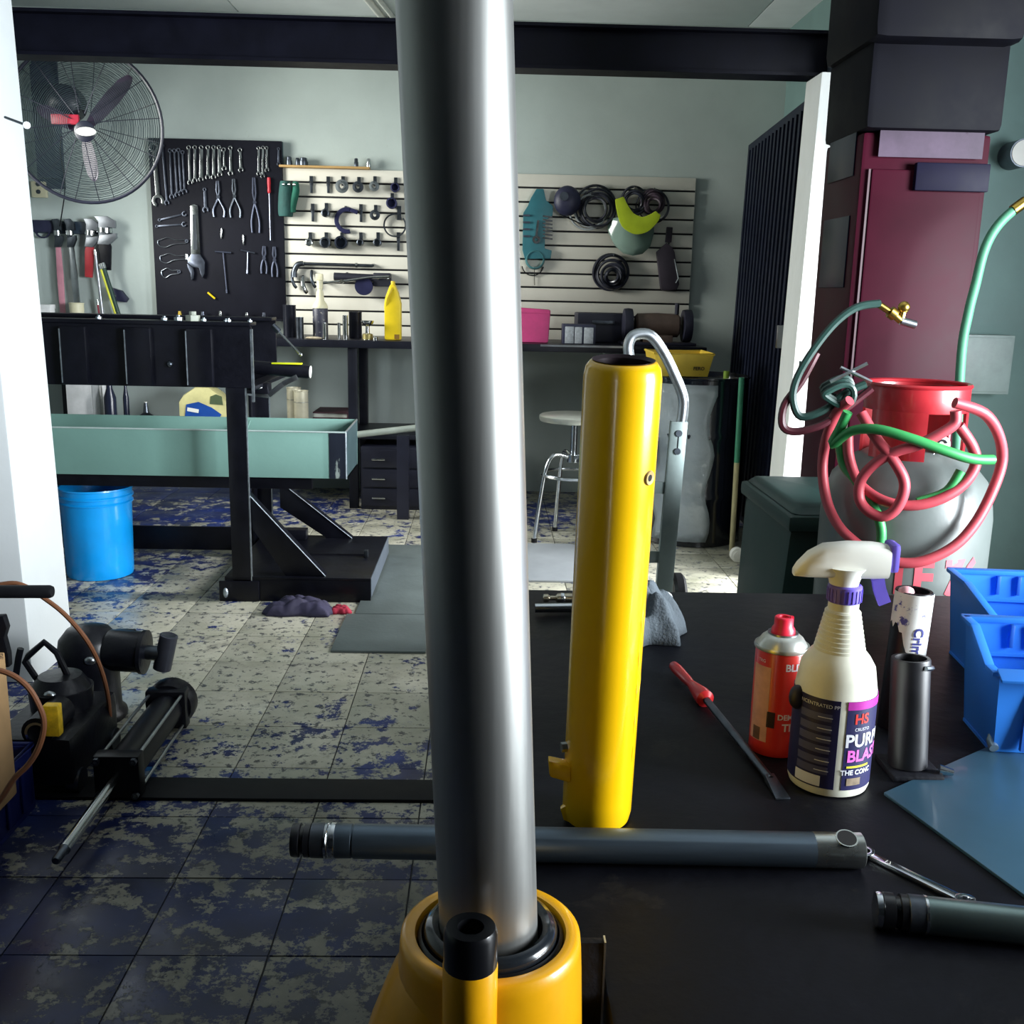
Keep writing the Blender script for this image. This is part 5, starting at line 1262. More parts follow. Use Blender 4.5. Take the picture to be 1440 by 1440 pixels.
def f_adj(L_, t):
    MB().prism([(-.020, 0), (.020, 0), (.022, -.02), (.026, -L_+.13), (-.026, -L_+.13), (-.022, -.02)], .014, (0, -.0085, 0)).build('handle', bright, t, local=True, bev=.004)
    MB().prism([(-.008, -.05), (.008, -.05), (.011, -L_+.16), (-.011, -L_+.16)], .003, (0, -.0165, 0)).build('recess', mat('recess_dark', '3a4046', .5, .6), t, local=True)
    MB().arc((0, -.007, -.016), .008, .020, .013, 0, 180, 12).build('hang_eye', bright, t, local=True)
    MB().prism([(-.026, -L_+.135), (.026, -L_+.135), (.050, -L_+.095), (.046, -L_+.03), (.034, -L_+.005), (.024, -L_+.03), (.016, -L_+.06), (-.02, -L_+.065), (-.045, -L_+.085), (-.045, -L_+.105)], .018, (0, -.0095, 0)).build('head', dim, t, local=True, bev=.003)
    MB().prism([(-.050, -L_+.085), (-.018, -L_+.062), (-.012, -L_+.035), (-.018, -L_+.0), (-.030, -L_-.008), (-.032, -L_+.03), (-.046, -L_+.06)], .014, (0, -.0095, 0)).build('sliding_jaw', dim, t, local=True, bev=.003)
    MB().cyl((-.050, -.010, -L_+.105), (-.050, -.010, -L_+.135), .010, n=10).build('thumb_screw', bright, t, local=True)
hang('adjustable_spanner', 'big bright adjustable spanner in the middle of the black board', 'spanner', 548, 712, 572, 1390, f_adj, sp_g)
def f_plier(L_, t, m=dim, spread=.028):
    for s in (-1, 1):
        MB().prism([(s*.001, 0), (s*.009, -.002), (s*.013, -L_*.28), (s*.004, -L_*.46), (-s*.004, -L_*.46), (s*.004, -L_*.3)], .008, (0, -.0055-.001*s, 0)).build('jaw', m, t, local=True, bev=.0012)
        MB().tube(crv([(s*-.002, -.006, -L_*.44), (s*.010, -.007, -L_*.58), (s*spread, -.008, -L_*.8), (s*spread*.9, -.008, -L_)], 5), .0055, 8).build('handle', m, t, local=True)
    MB().cyl((0, -.0005, -L_*.45), (0, -.013, -L_*.45), .010, n=14).build('rivet', m, t, local=True)
hang('pliers', 'dark pliers hanging jaws up right of the small open spanner', 'pliers', 762, 485, 776, 820, f_plier, 'pliers on the black tool board', spread=.030)
hang('pliers', 'bright nosed pliers hanging jaws up near the middle of the black board', 'pliers', 910, 468, 928, 825, f_plier, 'pliers on the black tool board', m=dsteel, spread=.028)
hang('tongs', 'long dark tongs with a looped top at the right of the black board', 'pliers', 1095, 455, 1115, 965, f_plier, 'pliers on the black tool board', m=mat('tool_faint', '474c5c', .45, .7), spread=.022)
for k, (x0, y0, x1, y1) in enumerate(((1190, 1085, 1190, 1340), (1283, 1090, 1290, 1370))):
    hang('pliers', ['left', 'right'][k]+' one of two faint dark pliers at the lower right of the black board', 'pliers', x0, y0, x1, y1, f_plier, 'pliers on the black tool board', m=mat('tool_faint', ''), spread=.016)
def f_driver(L_, t, m):
    MB().lathe([(.004, 0), (.009, -.003), (.010, -.03), (.008, -.06), (.010, -.075), (.006, -.085)], (0, -.0125, 0), n=14).build('handle', m, t, local=True)
    MB().cyl((0, -.0125, -.08), (0, -.0125, -L_), .003, n=8).build('shaft', dim, t, local=True)
hang('screwdriver', 'red handled screwdriver at the right of the black board', 'screwdriver', 1235, 455, 1250, 1035, f_driver, None, m=mat('grip_red', 'c42030', .35))
def f_loop(L_, t):
    pts = [(.0, -.004, -L_), (-.006, -.004, -L_*.55), (-.022, -.004, -L_*.25), (-.010, -.004, -.006), (.012, -.004, -.002), (.020, -.004, -L_*.14), (.030, -.004, -L_*.38), (.018, -.004, -L_*.66), (.020, -.004, -L_*.97)]
    MB().tube(crv([(x-.01, y, z) for x, y, z in pts], 5), .003, 7).build('handle_wire', mat('tool_wire', '9aa0a8', .3, 1.), t, local=True)
    MB().arc((.002, -.004, -L_-.004), .004, .010, .005, 0, 360, 14).build('pivot', dim, t, local=True)
for k, (x0, y0, x1, y1) in enumerate(((208, 1045, 470, 1045), (228, 1190, 470, 1190), (240, 1325, 400, 1325))):
    hang('circlip_pliers', ['top', 'middle', 'bottom'][k]+' one of three sideways circlip pliers left of the big adjustable spanner', 'pliers', x0, y0, x1, y1, f_loop, 'circlip pliers on the black board')
def f_tee(L_, t, hw=.05, m=dim):
    MB().tube([(-hw, -.008, 0), (hw, -.008, -.01)], .005, 8).build('cross_handle', m, t, local=True)
    MB().tube([(0, -.008, -.004), (0, -.008, -L_)], .0032, 8).build('stem', m, t, local=True)
    MB().cyl((0, -.008, -L_+.02), (0, -.008, -L_), .0055, n=8).build('socket_tip', m, t, local=True)
hang('tee_wrench', 'dark tee handled wrench left of centre at the foot of the black board', 'wrench', 812, 1135, 848, 1520, f_tee, 'tee wrenches on the black board', hw=.045, m=mat('tool_faint', ''))
hang('tee_wrench', 'bright stemmed tee wrench right of centre at the foot of the black board', 'wrench', 1040, 1130, 1035, 1340, f_tee, 'tee wrenches on the black board', hw=.040)
hang('punch', 'short bright punch above the left tee wrench', 'punch', 800, 925, 795, 1018, lambda L_, t: (MB().lathe([(.005, 0), (.006, -.01), (.006, -L_*.6), (.003, -L_)], (0, -.0065, 0), n=10).build('bar', bright, t, local=True)), None)
hang('punch', 'short bright punch above the right tee wrench', 'punch', 998, 985, 1000, 1075, lambda L_, t: (MB().lathe([(.005, 0), (.006, -.01), (.006, -L_*.6), (.003, -L_)], (0, -.0065, 0), n=10).build('bar', bright, t, local=True)), None)
def T3(x, y): return (190+x/6.545, 300+y/6.545)
# bits lying on the board's ledge
zl = bzb
for k, (x, lab, m, r, h) in enumerate(((252.5, 'small yellow topped bit on the ledge of the black board', mat('bit_yellow', 'c8a838', .4), .010, .03), (285, 'dull socket on the ledge left of centre', dim, .013, .03), (310, 'bright socket on the ledge at centre', bright, .013, .035), (347, 'bright socket on the ledge right of centre', bright, .012, .03), (371, 'dark socket on the ledge at the right end', dim, .012, .032))):
    q = P(x, 434, YB-.03); 
    tag(MB().lathe([(r*.9, 0), (r, .002), (r, h*.6), (r*.8, h*.62), (r*.8, h), (r*.5, h), (r*.5, h*.7), (.001, h*.68)], (q.x, YB-.03, zl), n=14).build('socket', m), lab, 'socket', 'bits on the ledge of the black board')
a, c = P(*T3(668, 728), YB-.01), P(*T3(735, 785), YB-.01)
tag(MB().tube([a, c], .0055, 8).build('yellow_driver', yellow_p), 'short yellow stick handle slanting near the foot of the black board', 'tool')

# ================================================================ slat wall and its things
YS = 5.972
sx0, sx1 = P(397, 240, YS).x, P(979, 252, YS).x
pitch_z = .0775; zt0 = P(560, 240, YS).z
slm = mat('slat_white', 'd6d3c6', .5, var=.06, scale=3, spot='9a9686', spot_at=.72, spot_scale=9)
nS = 12
sw = thing('slat_wall', 'white slatted display panel on the back wall behind the chrome ram', 'panel', ((sx0+sx1)/2, 6, zt0-nS*pitch_z))
MB().bb((sx0, 5.988, zt0-nS*pitch_z), (sx1, 6.0, zt0)).build('backing', mat('slat_groove', '191a20', .7), sw)
me_s = None
for k in range(nS):
    z1 = zt0-k*pitch_z; 
    if me_s is None:
        me_s = MB().bb((sx0, YS, z1-pitch_z+.010), (sx1, 5.989, z1)).build('slat', slm, sw, bev=.003)
    else:
        o = me_s.copy(); COL.objects.link(o); o.parent = sw; o.location = me_s.location+V((0, 0, -k*pitch_z))
def T4(x, y): return (390+x/7.2, 210+y/7.2)
def T5(x, y): return (390+x/7.2, 340+y/7.2)
def T6(x, y): return (720+x/5.143, 230+y/5.143)
# wooden strip with four small cans on the top edge
wa, wb = P(*T4(32, 205), YS), P(*T4(940, 205), YS)
ws_ = tag(MB().bb((wa.x, YS-.045, zt0+.0005), (wb.x, YS+.015, zt0+.012)).build('wooden_strip', mat('pine', 'b8935a', .6, var=.2, stretch=(.5, 6, 6), scale=12), bev=.002), 'narrow pine strip along the top of the slatted panel', 'shelf')
zs0 = zt0+.0125
for k, (x, w_, h, lab, m) in enumerate(((120, .016, .046, 'leftmost dark nozzle on the pine strip', dsteel), (205, .012, .040, 'short dark socket on the pine strip touching the wide socket', dsteel), (265, .024, .042, 'wide dark socket on the pine strip', dsteel), (798, .012, .045, 'left one of two bright round topped sockets on the pine strip', dsteel), (925, .013, .045, 'right one of two bright round topped sockets on the pine strip', bright))):
    q = P(*T4(x, 190), YS-.02)
    tag(MB().lathe([(w_, 0), (w_*1.02, .002), (w_, h*.55), (w_*.85, h*.6), (w_*.82, h*.92), (w_*.6, h), (w_*.3, h*1.01)], (q.x, YS-.016, zs0), n=18).build('socket', m), lab, 'socket', 'sockets on the pine strip')
# hooks with hubs, sockets, washers
def hook_item(name, label, x, y, r, kind, zoom=T4, m=dsteel, L_=.07):
    q = P(*zoom(x, y), YS-.03)
    t = thing(name, label, 'tool', (q.x, YS, q.z), group='pullers and sockets hooked on the slatted panel')
    MB().box((0, -.006, .032), (.018, .012, .05)).cyl((0, -.004, .02), (0, -.07, .022), .0035, n=8).build('hook', dsteel, t, local=True)
    if kind == 'hub': MB().lathe([(r*.45, 0), (r, .002), (r, .014), (r*.6, .016), (r*.55, .03), (r*.35, .03), (r*.3, .01)], (0, -.045, 0), (0, -1, 0), n=24, closed=True).build('hub', m, t, local=True)
    elif kind == 'socket': MB().lathe([(r*.55, 0), (r, .001), (r, .05), (r*.72, .052), (r*.66, .02), (.001, .02)], (0, -.012, 0), (0, -1, 0), n=20).build('socket_body', m, t, local=True)
    elif kind == 'washer': MB().arc((0, -.05, 0), r*.55, r, .008, 0, 360, 24).build('washer', m, t, local=True)
    elif kind == 'bar': MB().box((0, -.008, -.004), (.014, .010, L_)).build('bar', m, t, local=True, bev=.002)
    return t
row = ['top', 'second', 'third']
hook_item('hook_bar', 'left bare hook in the top hook row of the slatted panel', 338, 375, .01, 'bar', L_=.06)
hook_item('hook_bar', 'right bare hook in the top hook row of the slatted panel', 510, 380, .01, 'bar', L_=.055)
hook_item('puller_hub', 'round bearing hub at the middle of the top hook row', 660, 378, .036, 'hub', m=mat('hub_grey', '7f8688', .4, .8))
hook_item('puller_hub', 'dark oval hub right of the bearing hub', 822, 385, .030, 'hub')
hook_item('puller_hub', 'small grey hub at the right of the top hook row', 985, 378, .027, 'hub', m=mat('hub_grey', ''))
hook_item('socket', 'blue dark block hooked at the right end of the top hook row', 1195, 390, .025, 'socket', m=mat('navy_steel', '2a2c50', .4, .4))
hook_item('socket', 'single dark socket hanging under the top hook row', 1160, 548, .030, 'socket', m=mat('navy_steel', ''))
hook_item('hook_bar', 'bare hook at the left of the second hook row', 352, 655, .01, 'bar', L_=.07)
hook_item('socket', 'bright nosed socket in the second hook row', 492, 648, .022, 'socket')
hook_item('hook_bar', 'bare hook right of the curved spanner in the second row', 842, 660, .01, 'bar', L_=.07)
hook_item('socket', 'ring socket near the right of the second hook row', 992, 668, .028, 'hub')
for k, (x, r, kd) in enumerate(((328, .020, 'socket'), (490, .030, 'socket'), (650, .036, 'socket'), (842, .018, 'socket'), (1016, .022, 'socket'))):
    hook_item('socket', '%s round socket from the left in the third hook row' % ORD[k], x, 945, r, kd, m=[bright, dsteel, mat('deep_steel', '2f3542', .3, .8), dsteel, dsteel][k])
hook_item('hook_bar', 'bare hook at the right end of the third hook row', 1222, 945, .01, 'bar', L_=.08)
q = P(*T4(690, 720), YS-.02); cs = thing('hook_spanner', 'dark curved hook spanner shaped like a C on the slatted panel', 'spanner', (q.x, YS, q.z))
MB().arc(q+V((.01, 0, 0)), .048, .072, .014, 70, 285, 20).build('curved_jaw', mat('navy_steel', ''), cs, bev=.003)
MB().box(q+V((.045, 0, .052)), (.05, .014, .022), Matrix.Rotation(.35, 3, 'Y')).build('handle', mat('navy_steel', ''), cs, bev=.003)
MB().bar(q+V((0, 0, .06)), V((q.x, YS, q.z+.075)), .012, .01).build('hook', dsteel, cs)
q = P(*T4(1190, 770), YS-.02); rcp = thing('ring_clamp', 'thin ring clamp hanging beside the chrome ram on the slatted panel', 'clamp', (q.x, YS, q.z))
MB().arc(q, .056, .064, .014, 60, 400, 32).build('band', dsteel, rcp)
MB().bb((q.x+.012, YS-.012, q.z+.03), (q.x+.034, YS, q.z+.105)).build('hook', dsteel, rcp)
# teal glove bundle at the left edge
q = P(*T4(130, 330), YS); gl = thing('work_gloves', 'pair of dark teal work gloves at the upper left of the slatted panel', 'gloves', (q.x, YS, q.z))
gm = mat('glove_teal', '2a5450', .8, var=.3, bump=.3)
for s, (xx, col) in enumerate(((85, gm), (165, mat('glove_green', '1f6a56', .8, var=.3)))):
    p = [P(*T4(xx+.0, yy), YS-.03-.008*s) for yy in (325, 420, 540, 640, 680)]
    if s: p = [P(*T4(xx+dx_, yy), YS-.035) for dx_, yy in ((20, 330), (22, 420), (-5, 520), (-20, 590), (-15, 640))]
    MB().tube(crv(p, 5), [.030+.012*math.sin(i/20*2.6) for i in range(21)] if not s else [.016+.008*math.sin(i/20*2.4) for i in range(21)], 10).build('glove', col, gl)
for dx_ in (-.03, 0, .028): MB().ball(P(*T4(120, 355), YS-.068)+V((dx_, 0, 0)), .009, 8, 6).build('stud', bright, gl)
# long torque bars
def bar_tool(name, label, pts, r, m, head=None, Y=YS-.03):
    q = [P(*T5(*p), Y) for p in pts]; t = thing(name, label, 'bar', (q[0].x, YS, q[0].z))
    MB().tube(q, r, 10).build('bar', m, t)
    for p in (q[0], q[-1]): MB().bar(p+V((0, .0, 0)), V((p.x, YS, p.z+.006)), .012, .012).build('hook', dsteel, t)
    return t, q
t, q = bar_tool('breaker_bar', 'long breaker bar with a bent swivel head on the slatted panel', ((262, 222), (560, 230), (965, 243)), .009, dsteel)
MB().tube(crv([q[0], q[0]+V((-.03, 0, -.006)), q[0]+V((-.05, 0, -.04)), q[0]+V((-.052, 0, -.075))], 5), .016, 10).build('swivel_head', dsteel, t)
for x in (262, 803): MB().cyl(P(*T5(x, 226 if x < 500 else 238), YS-.03)+V((-.006, 0, 0)), P(*T5(x, 226 if x < 500 else 238), YS-.03)+V((.006, 0, 0)), .014, n=14).build('collar', bright, t)
t, q = bar_tool('ratchet', 'bright ratchet handle slanting up to the right below the breaker bar', ((465, 418), (700, 395), (930, 362), (1130, 356)), .0075, bright, Y=YS-.085)
MB().cyl(P(*T5(655, 400), YS-.087)+V((0, -.012, 0)), P(*T5(655, 400), YS-.087)+V((0, .012, 0)), .011, n=14).build('stud', bright, t)
q = P(*T5(880, 450), YS-.04); gd = thing('angle_grinder', 'dark angle grinder with a round disc on the slatted panel above the yellow jug', 'grinder', (q.x, YS, q.z))
MB().cyl(q, q+V((0, -.03, 0)), .050, n=28).build('disc', mat('navy_steel', ''), gd)
MB().tube([q+V((-.17, .01, .05)), q+V((-.06, .01, .048)), q+V((.06, .01, .045))], .022, 12).build('motor_body', mat('grinder_navy', '20222f', .5), gd)
MB().bb(q+V((.05, -.01, .0)), V((q.x+.15, YS, q.z+.075))).build('gear_case', mat('grinder_navy', ''), gd, bev=.008)
for dx_ in (.078, .135): MB().ball(q+V((dx_, -.016, .045)), .008, 8, 6).build('bright_screw', bright, gd)
MB().bar(q+V((-.1, .01, .05)), V((q.x-.1, YS, q.z+.07)), .012, .012).build('hook', dsteel, gd)
for k, (x, y) in enumerate(((165, 400), (272, 450), (360, 395))):
    q = P(*T5(x, y), YS-.02); t = thing('shackle', ['dark bent shackle', 'bright stubby clip', 'dark hanging clip'][k]+' at the lower left of the slatted panel', 'clip', (q.x, YS, q.z))
    MB().tube(crv([q+V((-.008, .01, .05)), q+V((-.006, -.008, .01)), q+V((.004, -.008, -.02)), q+V((.014, 0, -.035))], 5), .009 if k != 1 else .013, 10).build('clip_body', [dsteel, bright, dsteel][k], t)
    MB().bar(q+V((-.008, .01, .05)), V((q.x-.008, YS, q.z+.055)), .012, .012).build('hook', dsteel, t)

# right end: rack of keys, goggles, coils, visor
tl = mat('key_rack_teal', '2a6a74', .5, var=.15); 
q = P(*T6(180, 440), YS-.02); kr = thing('key_rack', 'teal hex key rack right of the chrome ram on the slatted panel', 'rack', (q.x, YS, q.z))
def pq(x, y, Y): return P(*T6(x, y), Y)
b = MB(); o_ = pq(170, 440, YS-.015)
pl = [(-.055, -.19), (.09, -.185), (.095, -.14), (.055, -.13), (.055, .02), (.095, .05), (.095, .10), (.055, .13), (.04, .19), (.0, .19), (-.03, .14), (-.045, .10), (-.07, .06), (-.07, -.14)]
b.prism(pl, .03, o_).build('rack_body', tl, kr, bev=.004)
for k in range(7):
    p = pq(258, 385+26*k, YS-.034); MB().box(p, (.055, .008, .009), Matrix.Rotation(.12, 3, 'Y')).build('hex_key', bright, kr)
for k in range(4):
    p = pq(105, 375+50*k, YS-.034); MB().box(p, (.04, .008, .010)).build('hex_key', dim, kr)
MB().bar(pq(190, 410, YS-.036), pq(176, 520, YS-.036), .012, .008, up=(0, 1, 0)).build('bright_key', bright, kr)
MB().arc(pq(176, 550, YS-.036), .009, .022, .008, 0, 360, 18).build('bright_eye', bright, kr)
q = pq(155, 720, YS-.02); gg2 = thing('goggles', 'clear safety goggles hanging under the teal key rack', 'goggles', (q.x, YS, q.z))
MB().lathe([(.052, 0), (.056, .02), (.048, .035), (.044, .035), (.05, .01)], pq(165, 695, YS), (0, -1, 0), n=24, closed=True).build('lens_cup', mat('goggle_teal', '3f7478', .3), gg2)
MB().arc(pq(150, 730, YS-.012), .058, .064, .006, 190, 350, 18).build('strap', rubber, gg2)
MB().tube([pq(162, 750, YS-.01), pq(164, 880, YS-.01)], .002, 6).build('cord', rubber, gg2)
navy = mat('mask_navy', '20223c', .5, var=.25)
q = pq(400, 270, YS-.05); mk = thing('dust_mask', 'dark navy respirator mask at the upper left of the right slat panel', 'mask', (q.x, YS, q.z))
MB().ball(q, (.075, .045, .082), 18, 12).build('shell', navy, mk)
MB().cyl(q+V((-.022, -.03, .02)), q+V((-.022, -.052, .02)), .024, n=16).build('valve', dsteel, mk)
MB().bar(q, V((q.x, YS, q.z)), .02, .02).build('hook', dsteel, mk)
MB().tube(crv([q+V((-.04, 0, -.07)), q+V((.03, 0, -.10)), q+V((.11, 0, -.13)), q+V((.16, .01, -.12))], 6), .004, 6).build('strap', rubber, mk)
def coil(name, label, cx, cy, R_, n, r, m, sq=1.0):
    q = pq(cx, cy, YS-.04); t = thing(name, label, 'coil', (q.x, YS, q.z), group='coils hung on the slatted panel'); rnd = random.Random(cx)
    for k in range(n):
        R2 = R_*(1-.11*k+rnd.uniform(-.03, .03)); dx_, dz = rnd.uniform(-.008, .008), rnd.uniform(-.012, .004)-.02*k*.2
        MB().tube([q+V((math.cos(a)*R2+dx_, .012*math.sin(a*2+k)-.006*k+.012, math.sin(a)*R2*sq+dz)) for a in [i*math.pi/18 for i in range(36)]], r, 7, closed=True).build('loop', m, t)
    MB().cyl((q.x, YS, q.z+R_*.9*sq), (q.x, YS-.075, q.z+R_*.9*sq), .004, n=8).build('hook', bright, t)
cbk = mat('coil_black', '20222e', .35, var=.2, coat=.2)
coil('drive_belt', 'large glossy black belt coil at the top of the slatted panel', 612, 312, .112, 5, .0075, cbk)
coil('drive_belt', 'pale grey belt loop peeking from behind the large black coil', 560, 340, .10, 2, .006, mat('coil_grey', '8d9496', .5))
coil('cable_coil', 'dark cable coil above the green visor band on its left', 890, 262, .070, 4, .0075, cbk)
coil('cable_coil', 'brownish cable coil above the green visor band on its right', 1020, 268, .066, 5, .008, mat('coil_brown', '3a2c38', .5))
coil('cable_coil', 'thin wire loop around the right of the visor', 1020, 300, .095, 2, .004, cbk)
coil('cable_coil', 'round black cable coil alone below the clear visor', 725, 782, .100, 7, .0085, cbk)
q = pq(900, 400, YS-.09); fs_ = thing('face_shield', 'clear face shield with a yellow green headband on the slatted panel', 'face shield', (q.x, YS, q.z+.1))
cl_m = mat('visor_clear', 'a8c4b8', .12, var=.04, trans=.55)
vs = []; ff = []
out_ = [(690, 400), (700, 500), (740, 590), (800, 650), (870, 668), (940, 655), (1000, 600), (1030, 500), (1035, 385)]
Lp = [pq(x, y, YS-.05) for x, y in out_]; nO = len(Lp)
top = [pq(690+43*i, 400-15*math.sin(i/8*3.14), YS-.05) for i in range(9)]
rows = 7
for j in range(rows):
    f = j/(rows-1)
    for i in range(9):
        u = i/8; 
        a_ = top[i]; l_ = Lp[0]+(Lp[-1]-Lp[0])*u
        half = [Lp[0], Lp[1], Lp[2], Lp[3], Lp[4], Lp[5], Lp[6], Lp[7], Lp[8]][i]
        p = a_+(half-a_)*f; p = V((p.x, YS-.012-.09*math.sin(math.pi*u)*(1-.35*f), p.z)); vs.append(p)
for j in range(rows-1):
    for i in range(8): ff.append((j*9+i, j*9+i+1, (j+1)*9+i+1, (j+1)*9+i))
vo = MB().add(vs, ff).build('visor', cl_m, fs_, sharp=180)
mo = vo.modifiers.new('thickness', 'SOLIDIFY'); mo.thickness = .0025
ygm = mat('headband_lime', 'b4c828', .45, var=.15)
b = MB(); hp = [(775, 250, 30), (800, 330, 45), (840, 410, 62), (900, 445, 66), (960, 440, 55), (1020, 400, 40), (1055, 360, 24)]
ptsb = crv([pq(x, y, YS-.11) for x, y, w_ in hp], 4); wsb = [w_ for _, _, w_ in hp]
vs = []; ff = []
for i, p in enumerate(ptsb):
    f = i/(len(ptsb)-1)*(len(wsb)-1); k0 = min(int(f), len(wsb)-2); ww = (wsb[k0]+(wsb[k0+1]-wsb[k0])*(f-k0))*mpp(p)/5.143
    d_ = (ptsb[min(i+1, len(ptsb)-1)]-ptsb[max(i-1, 0)]).normalized(); nrm = V((-d_.z, 0, d_.x))
    for s, yy in ((-1, .0), (-1, -.014), (1, -.014), (1, .0)): vs.append(p+nrm*ww*s+V((0, yy, 0)))
for i in range(len(ptsb)-1):
    for j in range(4): ff.append((i*4+j, i*4+(j+1) % 4, i*4+4+(j+1) % 4, i*4+4+j))
ff += [(0, 1, 2, 3), tuple(len(vs)-4+j for j in range(4))]
MB().add(vs, ff).build('headband', ygm, fs_, bev=.002)
MB().bar(pq(900, 420, YS-.105), V((pq(900, 420, YS).x, YS, pq(900, 400, YS).z)), .02, .02).build('hook', dsteel, fs_)
q = pq(1130, 740, YS-.02); pc = thing('tool_pouch', 'dark leather pouch hanging tilted at the right of the slatted panel', 'pouch', (q.x, YS, q.z+.13))
leather = mat('leather_dark', '2c2530', .6, var=.3)
b = MB().prism([(-.072, .075), (-.018, .125), (.016, .10), (.030, .075), (.066, -.10), (.055, -.13), (-.02, -.14), (-.038, -.13)], .035, q); b.build('pouch_body', leather, pc, bev=.005)
MB().bar(q+V((-.004, -.004, .12)), pq(1138, 560, YS-.01), .005, .005).build('cord', rubber, pc)
MB().bar(pq(1130, 570, YS-.012), pq(1140, 460, YS-.012), .034, .02, up=(0, 1, 0)).build('belt_clip', leather, pc, bev=.003)
MB().tube([pq(1175, 690, YS-.04), pq(1203, 830, YS-.04), pq(1185, 865, YS-.04)], .004, 6).build('wire_clip', bright, pc)

# ================================================================ back counter
ctm = mat('counter_black', '12141e', .4, var=.3, scale=8, spec=.3)
zc = P(480, 477, 5.5).z
xcl, xcr = -2.5, P(985, 480, 5.6).x
ct = thing('back_counter', 'long black counter along the back wall under the tool panels', 'counter', ((xcl+xcr)/2, 5.75, 0))
MB().bb((xcl, 5.42, zc-.04), (xcr, 5.995, zc)).build('counter_top', ctm, ct, bev=.004)
q0, q1 = P(760, 482, 5.42), P(885, 482, 5.42)
MB().bb((q0.x, 5.416, zc-.012), (q1.x, 5.42, zc-.002)).build('steel_edge', steel, ct)
for x in (P(498, 550, 5.5).x, xcr-.06, xcl+.1, -.25):
    for y in (5.46, 5.93): MB().bb((x-.024, y-.024, 0), (x+.024, y+.024, zc-.04)).build('leg', ctm, ct, bev=.003)
zsh = .40
MB().bb((xcl+.1, 5.46, zsh-.025), (-.2, 5.95, zsh)).build('lower_shelf', ctm, ct, bev=.003)
def jug(name, label, o, wd, dp, h, m, cap_m, sg=1, parts=True):
    t = thing(name, label, 'jug', o)
    pr = [(-wd/2, 0), (wd/2, 0), (wd/2, h*.62), (wd*.34, h*.80), (wd*.14, h*.95), (-wd*.14, h*.95), (-wd*.40, h*.76), (-wd/2, h*.6)]
    MB().prism(pr, dp, V(o)).build('jug_body', m, t, bev=min(wd, dp)*.16)
    MB().cyl(V(o)+V((0, 0, h*.93)), V(o)+V((0, 0, h)), wd*.13, n=16).build('cap', cap_m, t)
    return t
q = P(553, 478, 5.55); j = jug('oil_jug', 'yellow plastic oil jug on the back counter next to the chrome ram', (q.x, 5.55, zc), .088, .07, .305, yellow_p, yellow_p)
MB().tube(crv([(q.x-.036, 5.53, zc+.16), (q.x-.030, 5.515, zc+.21), (q.x-.012, 5.515, zc+.255), (q.x, 5.53, zc+.28)], 5), .010, 8).build('handle', yellow_p, j)
MB().bb((q.x+.01, 5.512, zc+.006), (q.x+.036, 5.516, zc+.03)).build('brown_scuff', mat('scuff', '7a5a18', .6), j)
q = P(451, 476, 5.55); spb = thing('spray_bottle', 'small cream spray bottle with a dark label on the back counter', 'bottle', (q.x, 5.55, zc))
MB().lathe([(.036, 0), (.040, .004), (.040, .10), (.040, .155), (.034, .168), (.024, .185)], (q.x, 5.55, zc), n=24).build('label_body', mat('dark_label', '2a2c3c', .5, var=.4, scale=40, spot='9a968c', spot_at=.6, spot_scale=50), spb)
MB().lathe([(.0405, .157), (.042, .162), (.036, .178), (.022, .198), (.019, .24), (.012, .25), (.012, .262)], (q.x, 5.55, zc), n=24).build('shoulder', cream, spb)
MB().lathe([(.016, .26), (.017, .30)], (q.x, 5.55, zc), n=16).build('collar', cream, spb)
MB().bb((q.x-.02, 5.535, zc+.30), (q.x+.018, 5.565, zc+.335)).build('spray_head', cream, spb, bev=.006)
def can(label, x, r, h, m, y=5.5, name='metal_can'):
    q = P(x, 478, y)
    return tag(MB().lathe([(r*.95, 0), (r, .003), (r, h-.006), (r*1.03, h-.004), (r*1.03, h), (r*.9, h), (r*.88, h-.006), (.002, h-.006)], (q.x, y, zc), n=22).build(name, m), label, 'can', 'cans and sockets on the back counter')
can('dark canister at the left end of the visible counter', 408, .034, .17, mat('can_dark_b', '23252f', .3, .4), 5.6)
can('tall dark tin beside the cream spray bottle', 422, .020, .11, dsteel, 5.5)
can('bright narrow socket in front of the cream spray bottle', 457, .011, .085, bright, 5.46)
can('left slim bright socket in the middle of the counter', 477, .008, .085, bright, 5.5)
can('tallest bright socket in the middle of the counter', 486, .014, .125, bright, 5.5)
can('dark can behind the bright sockets', 500, .035, .14, mat('can_dark_b', ''), 5.65)
q = P(517, 478, 5.5); t = thing('chrome_goblet_fitting', 'chrome flanged fitting shaped like a goblet on the counter', 'fitting', (q.x, 5.5, zc))
MB().lathe([(.026, 0), (.026, .012), (.012, .02), (.011, .07), (.030, .085), (.034, .095), (.034, .10), (.010, .10)], (q.x, 5.5, zc), n=24).build('fitting_body', chrome, t)
MB().lathe([(.0275, .002), (.0275, .03), (.013, .034)], (q.x, 5.5, zc), n=20, cap1=False).build('band', mat('band_tan', '8a8050', .4, .6), t)
can('small bright nut on the counter left of the yellow jug', 528, .013, .016, bright, 5.46)
q = P(441, 480, 5.44); tag(MB().ball((q.x, 5.45, zc+.006), (.045, .02, .008), 10, 6).build('sawdust_pile', mat('sawdust', 'a89c84', .9, var=.4, scale=80)), 'small heap of tan filings at the counter edge', 'filings')
